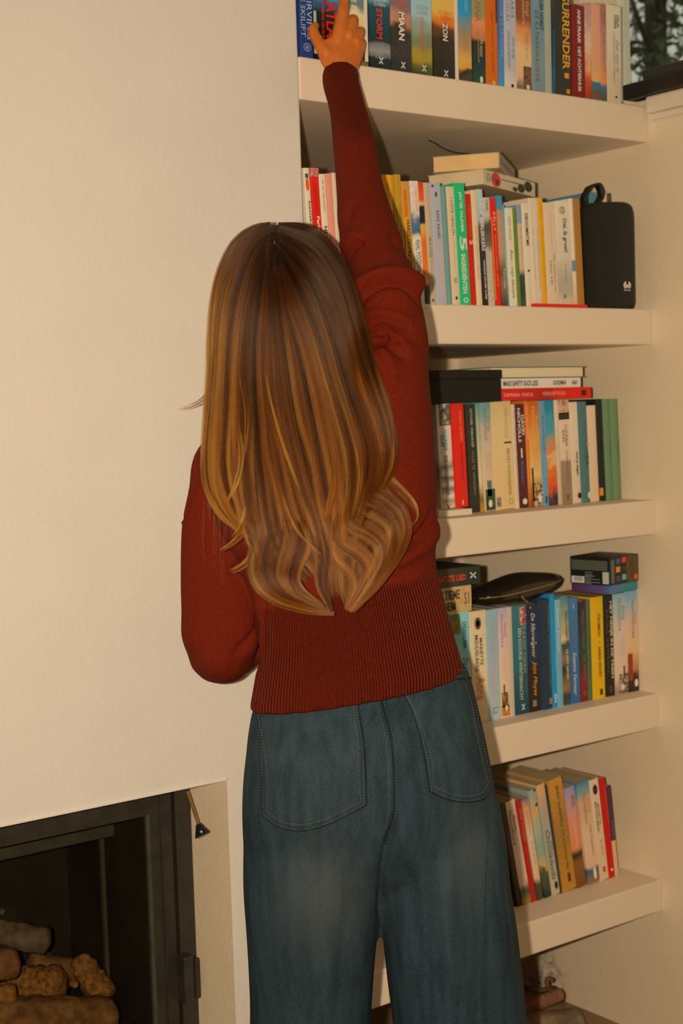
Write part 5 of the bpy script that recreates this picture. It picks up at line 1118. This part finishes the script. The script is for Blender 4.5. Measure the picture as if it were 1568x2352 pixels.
# hidden hand in front of the waist, five fingers
hb = U(690, 1432, 2.63); d1 = RT*.8+FH*.45-np.array([0, 0, .1]); d1 /= np.linalg.norm(d1); d2 = np.cross(d1, FH); d2 /= np.linalg.norm(d2)
body_parts.append(tube([hb-d1*.05, hb, hb+d1*.05, hb+d1*.085], [.024, .030, .034, .026], 16))
for k in range(4):
    s0 = hb+d1*.07+d2*(.026-.0175*k); body_parts.append(tube([s0, s0+d1*.035, s0+d1*.06-FH*.012, s0+d1*.07-FH*.03], [.0095, .0088, .008, .006], 10))
body_parts.append(tube([hb+d2*.025, hb+d2*.045+d1*.03, hb+d2*.05+d1*.06], [.012, .011, .008], 10))
for leg in (LEGL, LEGR):     # feet under the hems
    an = U(leg[-1][0], leg[-1][1], leg[-1][2]); an[2] = .075
    body_parts.append(tube([an+up*.12, an, an-up*.035+FH*.02, an-up*.045+FH*.10, an-up*.055+FH*.17], [.045, .042, .036, .032, .018], 16))
bodym = remesh(body_parts, .0075, 4)
def skin_mat():
    m, nt, b = new_mat('skin'); N = nt.nodes; Lk = nt.links
    tc = N.new('ShaderNodeTexCoord'); n = N.new('ShaderNodeTexNoise'); n.inputs['Scale'].default_value = 45; n.inputs['Detail'].default_value = 5; Lk.new(tc.outputs['Object'], n.inputs['Vector'])
    rp = ramp_node(nt, [(.3, (.54, .145, .020)), (.7, (.64, .195, .034))], 'LINEAR'); Lk.new(n.outputs[0], rp.inputs[0]); Lk.new(rp.outputs[0], b.inputs['Base Color'])
    b.inputs['Roughness'].default_value = .5; b.inputs['Specular IOR Level'].default_value = .35; b.inputs['Subsurface Weight'].default_value = .15; b.inputs['Subsurface Radius'].default_value = (.008, .003, .0015)
    n3 = N.new('ShaderNodeTexNoise'); n3.inputs['Scale'].default_value = 500; Lk.new(tc.outputs['Object'], n3.inputs['Vector'])
    bp = N.new('ShaderNodeBump'); bp.inputs['Strength'].default_value = .15; bp.inputs['Distance'].default_value = .001; Lk.new(n3.outputs[0], bp.inputs['Height']); Lk.new(bp.outputs[0], b.inputs['Normal'])
    return m
SKIN = skin_mat()
tmp_a = finish('person', bodym, SKIN, None); tmp_b = finish('hand_tmp', handm, SKIN, None)
bo = tmp_a.modifiers.new('join', 'BOOLEAN'); bo.operation = 'UNION'; bo.object = tmp_b; bo.solver = 'EXACT'
bpy.context.view_layer.update()
me = bpy.data.meshes.new_from_object(tmp_a.evaluated_get(bpy.context.evaluated_depsgraph_get()))
tmp_a.modifiers.clear(); tmp_a.data = me; bpy.data.objects.remove(tmp_b)
me.polygons.foreach_set('use_smooth', [True]*len(me.polygons))
PERSON = tmp_a; PERSON.name = 'person'
tag(PERSON, 'person with long hair in a rust sweater and jeans reaching up to the top shelf', 'person')
SWE = finish('sweater', sw, knit_mat(), PERSON); SWE['label'] = 'rust red ribbed knit sweater'
JEA = finish('jeans', je, DENIM, PERSON); JEA['label'] = 'wide blue denim jeans'
# thumb nail, ring
def on_mesh(bvh, px_, py_, off=.0):
    D = Vector(ray(px_, py_)); l = D.length; D.normalize(); h = bvh.ray_cast(Vector(CAM), D)
    if h[0] is None: return None, None
    return np.array(h[0])+np.array(h[1])*off, np.array(h[1])
def bvh_of(me):
    return BVHTree.FromPolygons([v.co for v in me.vertices], [p.vertices for p in me.polygons])
rc = U(811, 62, 2.722); rings = []
ax1 = RT*.93+FW*.30; ax1 /= np.linalg.norm(ax1); ax2 = np.cross(ax1, DN*.96+RT*.25); ax2 /= np.linalg.norm(ax2)
v, f = tube([rc+(13.6*2.72/F)*(math.cos(q)*ax1+math.sin(q)*ax2) + DN*.0028*math.cos(q+.4) for q in np.linspace(0, 2*math.pi, 33)], .0011, 8)
mesh_obj('finger_ring', v, f, plain('gold', (.85, .60, .28), .18, .5, 1.0), PERSON, True)
hb_ = bvh_of(me)
nail = [on_mesh(hb_, 719+6*math.cos(q), 58+5*math.sin(q), .0006)[0] for q in np.linspace(0, 2*math.pi, 10, endpoint=False)]
if all(p is not None for p in nail):
    mesh_obj('thumb_nail', nail, [tuple(range(10))], plain('nail', (.62, .30, .17), .25, .5), PERSON)

# ---- jeans details: pockets, seams and stitches laid on the cloth
jb = bvh_of(je)
STITCH = plain('tan_thread', (.19, .16, .11), .8, .2); EDGE = denim_mat(.55)
def lay_path(pts, off, n=60):
    out = []
    for p in catmull(np.array(pts, float), n):
        q, nn = on_mesh(jb, p[0], p[1], off)
        if q is not None: out.append(q)
    return out
def stitch(pts, parent, r=.00048, off=.0022, n=None, dash=True):
    L = np.linalg.norm(np.diff(np.array(pts, float), axis=0), axis=1).sum(); n = n or max(10, int(L/3.2))
    P = lay_path(pts, off, n); parts = []
    step = 2 if dash else max(1, len(P)-1)
    if dash:
        for i in range(0, len(P)-1, 2): parts.append(tube([P[i], P[i+1]*.8+P[i]*.2], r, 5))
    elif len(P) > 2: parts.append(tube(P, r, 5))
    if parts:
        v, f = merge(parts); o = mesh_obj('stitching', v, f, STITCH, parent); o['kind'] = 'stuff'
def pocket(edges, label):
    """edges: closed outline in the photograph; a second layer of denim on the seat"""
    out = np.array(edges, float); c = out.mean(0); N = 14; grid = []; idx = {}
    rim = []
    for i in range(len(out)):
        a, b = out[i], out[(i+1) % len(out)]
        for k in range(8): rim.append(a+(b-a)*k/8)
    rim = np.array(rim); v, f = [], []; m = len(rim); rows_ = np.linspace(1, .0, N)
    bad = False
    for s in rows_:
        for r in rim:
            q, nn = on_mesh(jb, *(c+(r-c)*max(s, .02)), .0024 if s < .999 else .0004)
            if q is None: bad = True; q = U(*(c+(r-c)*s), 2.3)
            v.append(q)
    for i in range(N-1):
        for j in range(m): f.append((i*m+j, i*m+(j+1) % m, (i+1)*m+(j+1) % m, (i+1)*m+j))
    f.append(tuple((N-1)*m+j for j in range(m)))
    o = mesh_obj('back_pocket', v, f, denim_mat(1.06), JEA, True); attr(o.data, 'wear', np.full(len(v), .12))
    return o
PKL_L = [(583, 1612), (590, 1660), (597, 1720), (601, 1790), (605, 1874)]; PKL_B = [(605, 1874), (640, 1898), (690, 1907), (745, 1896), (795, 1873), (841, 1848)]; PKL_R = [(841, 1848), (839, 1780), (834, 1700), (824, 1640), (818, 1590)]
PKR_L = [(916, 1572), (942, 1625), (962, 1685), (977, 1755), (986, 1818)]; PKR_B = [(986, 1818), (1030, 1837), (1075, 1842), (1112, 1832), (1128, 1808)]; PKR_R = [(1128, 1808), (1116, 1740), (1098, 1660), (1080, 1590), (1066, 1552)]
for l, b_, r_ in ((PKL_L, PKL_B, PKL_R), (PKR_L, PKR_B, PKR_R)):
    pk = pocket(l[:-1]+b_[:-1]+r_, '')
    for e in (l, b_, r_):
        e2 = np.array(e, float); cc = np.array(l+b_+r_, float).mean(0)
        ins1 = [tuple(p+(cc-p)/np.linalg.norm(cc-p)*4) for p in e2]; ins2 = [tuple(p+(cc-p)/np.linalg.norm(cc-p)*15) for p in e2]
        stitch(ins1, pk, off=.0034); stitch(ins2, pk, off=.0034)
        P = lay_path([tuple(p) for p in e2], .0016, 40)
        if len(P) > 3:
            v, f = tube(P, .0014, 6); mesh_obj('pocket_edge', v, f, EDGE, pk, True)
SEAT = [(866, 1575), (880, 1625), (893, 1670), (902, 1730), (905, 1800), (905, 1860), (898, 1905), (886, 1938)]
P = lay_path(SEAT, .0012, 60); v, f = tube(P, .0022, 6); se = mesh_obj('seat_seam', v, f, EDGE, JEA, True)
stitch([(x-13, y) for x, y in SEAT[:-1]], se, off=.0016); stitch([(x+3, y) for x, y in SEAT], se, off=.003)
for pts in ([(1131, 1800), (1122, 1900), (1116, 2000), (1112, 2120), (1110, 2250), (1112, 2345)], [(590, 1880), (594, 1980), (602, 2100), (610, 2220), (616, 2345)]):
    P = lay_path(pts, .0004, 60)
    if len(P) > 4: v, f = tube(P, .0011, 6); mesh_obj('side_seam', v, f, DENIM, JEA, True)
WB = [(930, 1583), (970, 1570), (1010, 1560), (1050, 1554), (1078, 1552)]
stitch(WB, JEA, off=.0025); stitch([(x, y-12) for x, y in WB], JEA, off=.0025)
P = lay_path([(925, 1592), (970, 1577), (1010, 1567), (1050, 1561), (1080, 1558)], .0008, 30)
if len(P) > 4: v, f = tube(P, .0018, 6); mesh_obj('waistband_edge', v, f, EDGE, JEA, True)

# ------------------------------------------------------------------ hair
HY = [505, 530, 560, 620, 700, 800, 900, 1000, 1100, 1200, 1300, 1410]
HC = [634, 636, 645, 655, 657, 663, 675, 683, 690, 715, 745, 770]
HW = [40, 80, 118, 145, 165, 175, 190, 210, 208, 195, 165, 110]
HT = [2.365, 2.315, 2.280, 2.250, 2.236, 2.238, 2.236, 2.226, 2.216, 2.206, 2.206, 2.215]
HE = [.02, .06, .10, .115, .115, .10, .08, .065, .05, .04, .03, .02]
swb = bvh_of(sw)
gx = np.arange(380, 1041, 10.0); gy = np.arange(480, 1461, 10.0); GR = np.full((len(gy), len(gx)), 9.0)
for i, y in enumerate(gy):
    for j, x in enumerate(gx):
        D = ray(x, y); l = np.linalg.norm(D); h = swb.ray_cast(Vector(CAM), Vector(D/l))
        if h[0] is not None: GR[i, j] = h[3]/l
def sweater_t(px_, py_):
    fx = np.clip((px_-gx[0])/10, 0, len(gx)-1.001); fy = np.clip((py_-gy[0])/10, 0, len(gy)-1.001); i = fy.astype(int); j = fx.astype(int)
    return np.minimum(np.minimum(GR[i, j], GR[i+1, j]), np.minimum(GR[i, j+1], GR[i+1, j+1]))
def hair_t(px_, py_):
    c = np.interp(py_, HY, HC); w = np.interp(py_, HY, HW); q = np.clip(np.abs((px_-c)/w), 0, 1.35)
    return np.interp(py_, HY, HT) + np.interp(py_, HY, HE)*q**2.2
# the mass of hair under the loose strands
rings = []
for y in list(range(517, 800, 16))+list(range(800, 1331, 30)):
    c, w, t0 = np.interp(y, HY, HC), np.interp(y, HY, HW)*.86, float(np.interp(y, HY, HT))+.030
    head = np.interp(y, [520, 560, 700, 800, 900], [.06, .10, .118, .085, .028])
    if y > 1150: w *= np.interp(y, [1150, 1330], [1, .62])
    lower = float(np.clip((y-860)/120, 0, 1)); ring = []
    for k in range(40):
        q = 2*math.pi*k/40; cs, sn = math.cos(q), math.sin(q)
        x = c+w*cs
        if lower > 0:
            tt_ = float(min(hair_t(np.array([x]), np.array([float(y)]))[0]+.030, sweater_t(np.array([x]), np.array([float(y)]))[0]-.006)); tb = tt_+.03
            tl_ = tt_ if sn < 0 else tb
        tu = t0+head+head*math.copysign(abs(sn)**.9, sn)
        ring.append(U(x, y, tu*(1-lower)+(tl_ if lower > 0 else 0)*lower))
    rings.append(ring)
v, f = loft(rings)
m, nt, b = new_mat('hair_mass'); b.inputs['Base Color'].default_value = (.020, .009, .003, 1); b.inputs['Roughness'].default_value = .6; b.inputs['Specular IOR Level'].default_value = .2
HAIR = mesh_obj('hair', v, f, m, PERSON, True); HAIR['label'] = 'long straight brown hair with lighter ends, waved at the tips'

# locks: path in the photograph (x, y), half width there (start, middle, end), strands, lightness, sits in front by metres
LOCKS = [
 ([(622, 518), (585, 526), (545, 556), (515, 615), (499, 690), (493, 770), (491, 860), (484, 950), (476, 1030), (474, 1085), (486, 1140), (512, 1188), (548, 1216)], (6, 15, 5), 1100, .75, 0),
 ([(624, 520), (592, 536), (556, 580), (530, 650), (514, 740), (508, 850), (500, 950), (491, 1040), (494, 1110), (515, 1165), (548, 1205), (580, 1232)], (8, 19, 7), 1300, .70, .002),
 ([(625, 524), (600, 548), (572, 600), (548, 680), (536, 780), (530, 890), (522, 990), (520, 1070), (535, 1140), (560, 1200), (590, 1250)], (9, 22, 9), 1400, .55, .003),
 ([(627, 532), (610, 566), (590, 630), (572, 720), (563, 820), (564, 930), (562, 1040), (566, 1130), (582, 1210), (606, 1280), (625, 1325)], (10, 24, 14), 1500, .45, .004),
 ([(628, 545), (616, 592), (604, 670), (594, 770), (594, 880), (602, 990), (608, 1090), (618, 1180), (642, 1255), (680, 1305), (715, 1335)], (10, 25, 12), 1500, .42, .005),
 ([(630, 560), (623, 630), (617, 720), (616, 830), (626, 940), (640, 1050), (656, 1150), (684, 1235), (718, 1290), (746, 1335), (762, 1380)], (10, 25, 10), 1500, .40, .006),
 ([(631, 590), (630, 670), (634, 780), (642, 890), (658, 1000), (682, 1100), (708, 1190), (736, 1260), (757, 1320), (766, 1368)], (9, 24, 9), 1400, .34, .006),
 ([(632, 625), (640, 710), (652, 810), (666, 920), (690, 1030), (716, 1135), (742, 1230), (762, 1312), (768, 1360)], (8, 24, 9), 1400, .28, .006),
 ([(634, 640), (652, 720), (678, 820), (698, 930), (720, 1040), (740, 1140), (757, 1230), (767, 1312), (772, 1372)], (8, 24, 9), 1400, .28, .006),
 ([(635, 610), (662, 690), (698, 790), (728, 900), (750, 1000), (764, 1100), (772, 1200), (774, 1300), (786, 1370)], (9, 25, 10), 1500, .38, .006),
 ([(636, 580), (672, 650), (712, 740), (744, 840), (774, 940), (797, 1035), (800, 1120), (790, 1210), (782, 1300), (796, 1380)], (10, 25, 12), 1500, .42, .006),
 ([(637, 556), (688, 616), (733, 700), (766, 800), (795, 900), (824, 985), (840, 1060), (830, 1140), (805, 1225), (785, 1300)], (10, 25, 14), 1500, .46, .005),
 ([(638, 540), (698, 584), (750, 660), (785, 755), (812, 850), (842, 935), (866, 1010), (868, 1075), (845, 1145), (820, 1210)], (10, 23, 16), 1500, .55, .004),
 ([(638, 528), (708, 552), (766, 622), (800, 715), (824, 810), (848, 885), (876, 960), (889, 1020), (889, 1065), (868, 1115), (846, 1160)], (8, 19, 15), 1300, .68, .003),
 ([(638, 520), (702, 527), (757, 572), (795, 640), (818, 712), (836, 792), (858, 868), (884, 948), (894, 1015), (889, 1065), (870, 1110)], (6, 13, 9), 1000, .62, .001),
 # lower left curl
 ([(585, 1040), (596, 1120), (604, 1200), (594, 1262), (588, 1305), (602, 1345), (640, 1374), (690, 1393), (735, 1404), (768, 1409)], (10, 16, 4), 900, .56, .012),
 ([(610, 1050), (622, 1130), (628, 1210), (616, 1270), (612, 1315), (632, 1350), (676, 1374), (724, 1392), (758, 1404)], (10, 17, 5), 1000, .50, .013),
 ([(640, 1080), (652, 1160), (664, 1232), (650, 1285), (643, 1322), (662, 1352), (702, 1376), (742, 1396)], (10, 18, 6), 1000, .56, .014),
 ([(670, 1110), (688, 1190), (702, 1260), (686, 1300), (680, 1330), (692, 1354), (720, 1376)], (10, 18, 7), 800, .48, .014),
 ([(715, 1130), (730, 1220), (740, 1290), (736, 1322), (740, 1352), (752, 1382), (760, 1405)], (10, 15, 4), 450, .42, .010),
 # lower right curl
 ([(850, 985), (856, 1060), (846, 1122), (880, 1146), (914, 1176), (924, 1214), (910, 1260), (880, 1310), (850, 1355), (820, 1390)], (10, 17, 5), 1000, .60, .012),
 ([(832, 1000), (838, 1080), (828, 1158), (868, 1182), (902, 1212), (902, 1252), (880, 1300), (852, 1345), (824, 1382), (806, 1404)], (10, 19, 6), 1100, .64, .014),
 ([(812, 1030), (816, 1120), (806, 1202), (846, 1222), (878, 1254), (876, 1296), (850, 1340), (822, 1380), (802, 1405)], (10, 20, 6), 1100, .58, .015),
 ([(790, 1060), (796, 1150), (790, 1244), (824, 1266), (850, 1298), (844, 1337), (820, 1375), (800, 1402)], (10, 19, 6), 1000, .62, .015),
 ([(772, 1090), (778, 1190), (776, 1284), (802, 1310), (816, 1340), (807, 1372), (795, 1402)], (9, 16, 5), 700, .5, .013),
 ([(872, 1060), (856, 1140), (836, 1205), (822, 1270), (815, 1335)], (12, 18, 8), 800, .62, .008),
 ([(552, 1110), (584, 1200), (606, 1280), (622, 1340)], (12, 18, 8), 700, .62, .006),
 ([(800, 1110), (806, 1190), (800, 1260), (792, 1330), (796, 1390)], (10, 16, 5), 600, .6, .008),
 # flicks and loose wisps
 ([(868, 1082), (898, 1108), (930, 1140), (952, 1168), (956, 1190), (947, 1206)], (14, 9, 2), 260, .8, .004),
 ([(856, 1102), (886, 1136), (914, 1176), (928, 1216), (924, 1256), (916, 1282)], (15, 10, 3), 360, .8, .006),
 ([(575, 1150), (572, 1190), (556, 1228), (530, 1252), (505, 1264)], (12, 9, 3), 220, .75, .006),
 ([(592, 1190), (590, 1240), (574, 1278), (548, 1302), (528, 1312)], (13, 10, 3), 260, .72, .006),
 ([(560, 1120), (566, 1170), (556, 1206), (536, 1236)], (12, 10, 4), 240, .8, .008),
 ([(492, 860), (480, 898), (458, 922), (430, 936), (404, 942)], (4, 3, 1.2), 26, .6, .0),
 ([(520, 900), (545, 990), (552, 1060), (540, 1110), (520, 1150)], (6, 7, 3), 200, .95, .012),
 ([(600, 760), (612, 880), (640, 1000), (670, 1080), (690, 1130)], (4, 6, 3), 180, .98, .012),
 ([(770, 690), (800, 800), (830, 900), (862, 980), (878, 1040)], (7, 10, 6), 300, .98, .010),
 ([(540, 640), (538, 740), (552, 850), (566, 950), (560, 1050)], (4, 6, 3), 180, .98, .010),
 ([(780, 1010), (772, 1080), (760, 1150), (745, 1200)], (6, 12, 6), 260, .9, .012),
 ([(630, 1060), (655, 1160), (690, 1230), (735, 1275)], (5, 9, 4), 220, .9, .014),
]
NP = 26
tgrid = np.linspace(0, 1, NP); allp, allc, allr = [], [], []
def to_world(px_, py_, t_):
    return CAM + t_[..., None]*(FW + RT*((px_-W/2)/F)[..., None] + DN*((py_-H/2)/F)[..., None])
for pts, (w0, w1, w2), n, light, front in LOCKS:
    P = catmull(np.array(pts, float), NP); T_ = np.gradient(P, axis=0); T_ /= np.linalg.norm(T_, axis=1)[:, None]; Nn = np.stack([-T_[:, 1], T_[:, 0]], 1)
    wp = np.where(tgrid < .5, w0+(w1-w0)*np.sin(np.pi*tgrid)**.8, w2+(w1-w2)*np.sin(np.pi*tgrid)**.8)
    root = pts[0][1] < 660 and len(pts) >= 7; curl = pts[0][1] >= 980 and len(pts) >= 7; k = max(3, n//(110 if root else 75)); cu_ = rng.uniform(-1, 1, k); cv_ = rng.uniform(0, 1, k); cl_ = np.clip(rng.normal(light-.04, .38, k), 0, 1.2); cw_ = rng.uniform(0, 6.28, (k, 2))
    cid = rng.integers(0, k, n)
    uu = cu_[cid] + rng.normal(0, .13, n); vv = np.clip(cv_[cid]+rng.normal(0, .12, n), 0, 1.2)
    cl = .35+.5*rng.random(n)                                 # how far a strand keeps to its clump
    conv = 1-(.55*tgrid**1.5)[None, :]*cl[:, None]
    u_ = cu_[cid][:, None] + (uu-cu_[cid])[:, None]*conv*1.6
    wig = 1.6*np.sin(tgrid[None, :]*7+cw_[cid, 0][:, None])*tgrid[None, :] + rng.normal(0, .9, n)[:, None]*np.sin(tgrid[None, :]*rng.uniform(3, 9, n)[:, None]+rng.uniform(0, 6, n)[:, None])*tgrid[None, :]
    amp_ = (1.0 if root else .25)*rng.uniform(1.5, 6.5, k)[cid][:, None]*np.clip((P[:, 1]-850)/350, 0, 1)[None, :]
    wig = wig + amp_*np.sin(P[:, 1][None, :]/rng.uniform(34, 60, k)[cid][:, None]+cw_[cid, 1][:, None])
    px_ = P[None, :, 0] + Nn[None, :, 0]*(u_*wp[None, :]+wig); py_ = P[None, :, 1] + Nn[None, :, 1]*(u_*wp[None, :]+wig)
    stop = np.where(rng.random(n) < .45, rng.uniform(.74, .98, n), rng.uniform(.90, 1.0, n))     # uneven ends
    start = np.zeros(n) if root else (rng.uniform(0, .16, n) if curl else rng.uniform(0, .34, n))
    if True:
        if not root: stop = np.where(rng.random(n) < .45, rng.uniform(.62, .95, n), rng.uniform(.9, 1.03, n))
        tt2 = np.clip((start[:, None]+tgrid[None, :]*(stop-start)[:, None])*(NP-1), 0, NP-1.001); i0 = tt2.astype(int); fr_ = tt2-i0; ar = np.arange(n)[:, None]
        px_ = px_[ar, i0]*(1-fr_)+px_[ar, i0+1]*fr_; py_ = py_[ar, i0]*(1-fr_)+py_[ar, i0+1]*fr_
    depth_in = vv[:, None]*(.004+.016*np.sin(np.pi*np.clip(tgrid*1.1, 0, 1)))[None, :]
    rampf = np.ones(NP) if root else (np.clip((tgrid-.18)*3.4, 0, 1)**1.0 if curl else np.clip(tgrid*2.6, 0, 1))
    t_ = hair_t(px_, py_) + depth_in - front*rampf[None, :] + (0 if root else (.030 if curl else .006))*(1-rampf)[None, :]
    # curls stand off the back
    t_ = np.minimum(t_, sweater_t(px_, py_) - .003 - .006*(1-vv[:, None]))
    # keep the path smooth in depth
    for _ in range(3): t_[:, 1:-1] = (t_[:, :-2]+2*t_[:, 1:-1]+t_[:, 2:])/4
    allp.append(to_world(px_, py_, t_))
    strand_l = np.clip(cl_[cid]+rng.normal(0, .12, n), 0, 1.2)[:, None]
    rootd = np.clip((py_-560-rng.normal(0, 30, n)[:, None]-120*(1-light))/190, 0, 1); tip = np.clip((py_-900)/450, 0, 1)
    lf = np.clip(strand_l*(.18+.82*rootd)+.22*tip*rootd, 0, 1.25)[..., None]
    dark, mid, lite = np.array([.0070, .0030, .0010]), np.array([.088, .0225, .0025]), np.array([.36, .112, .0138])
    col = np.where(lf < .5, dark+(mid-dark)*(lf/.5), mid+(lite-mid)*((lf-.5)/.5))
    allc.append(col); allr.append(np.full((n, NP), .00014)*np.where(tgrid > .75, 1-(tgrid-.75)*3.0, 1)[None, :]*(np.ones(NP) if root else np.clip(.3+tgrid*4, 0, 1))[None, :])
# fine flyaways around the outline
n = 260
y0 = rng.uniform(560, 1200, n); sd = rng.integers(0, 2, n)*2-1
cx_ = np.interp(y0, HY, HC)+sd*np.interp(y0, HY, HW)*rng.uniform(.8, 1.0, n)
ln_ = rng.uniform(40, 190, n); px_ = cx_[:, None]+sd[:, None]*rng.normal(8, 9, n)[:, None]*np.sin(tgrid*2.2)[None, :]; py_ = y0[:, None]+ln_[:, None]*tgrid[None, :]
allp.append(to_world(px_, py_, np.minimum(hair_t(px_, py_), sweater_t(px_, py_)-.003))); allc.append(np.broadcast_to(np.array([.20, .085, .026]), (n, NP, 3)).copy()); allr.append(np.full((n, NP), .00006))
POS = np.concatenate(allp).astype(np.float32); COLS = np.concatenate(allc).astype(np.float32); RAD = np.concatenate(allr).astype(np.float32); NS = len(POS)
hc = bpy.data.hair_curves.new('hair_strands'); hc.add_curves([NP]*NS)
hc.attributes['position'].data.foreach_set('vector', POS.reshape(-1))
ra = hc.attributes.get('radius') or hc.attributes.new('radius', 'FLOAT', 'POINT'); ra.data.foreach_set('value', RAD.reshape(-1))
ca = hc.attributes.new('strand_color', 'FLOAT_COLOR', 'POINT'); ca.data.foreach_set('color', np.concatenate([COLS.reshape(-1, 3), np.ones((NS*NP, 1), np.float32)], 1).reshape(-1))
hm = bpy.data.materials.new('hair_fibre'); hm.use_nodes = True; nt = hm.node_tree; nt.nodes.clear()
out = nt.nodes.new('ShaderNodeOutputMaterial'); hs = nt.nodes.new('ShaderNodeBsdfHairPrincipled'); hs.model = 'CHIANG'; hs.parametrization = 'COLOR'
at = nt.nodes.new('ShaderNodeAttribute'); at.attribute_name = 'strand_color'; nt.links.new(at.outputs['Color'], hs.inputs['Color'])
hs.inputs['IOR'].default_value = 1.42; hs.inputs['Roughness'].default_value = .30; hs.inputs['Radial Roughness'].default_value = .45; hs.inputs['Random Roughness'].default_value = .2
nt.links.new(hs.outputs[0], out.inputs[0]); hc.materials.append(hm)
ho = bpy.data.objects.new('hair_strands', hc); link(ho, HAIR); ho['kind'] = 'stuff'

# scalp showing along the parting
pp = [to_world(np.array([x]), np.array([y]), hair_t(np.array([x]), np.array([y]))-.0005)[0] for x, y in catmull(np.array([(630.0, 548.0), (632.0, 575.0), (630.5, 600.0), (633.0, 625.0), (632.0, 650.0)]), 16)]
v, f = tube(pp, [.0004]+[.0011]*14+[.0003], 6); mesh_obj('parting', v, f, plain('scalp', (.20, .095, .05), .7), HAIR, True)
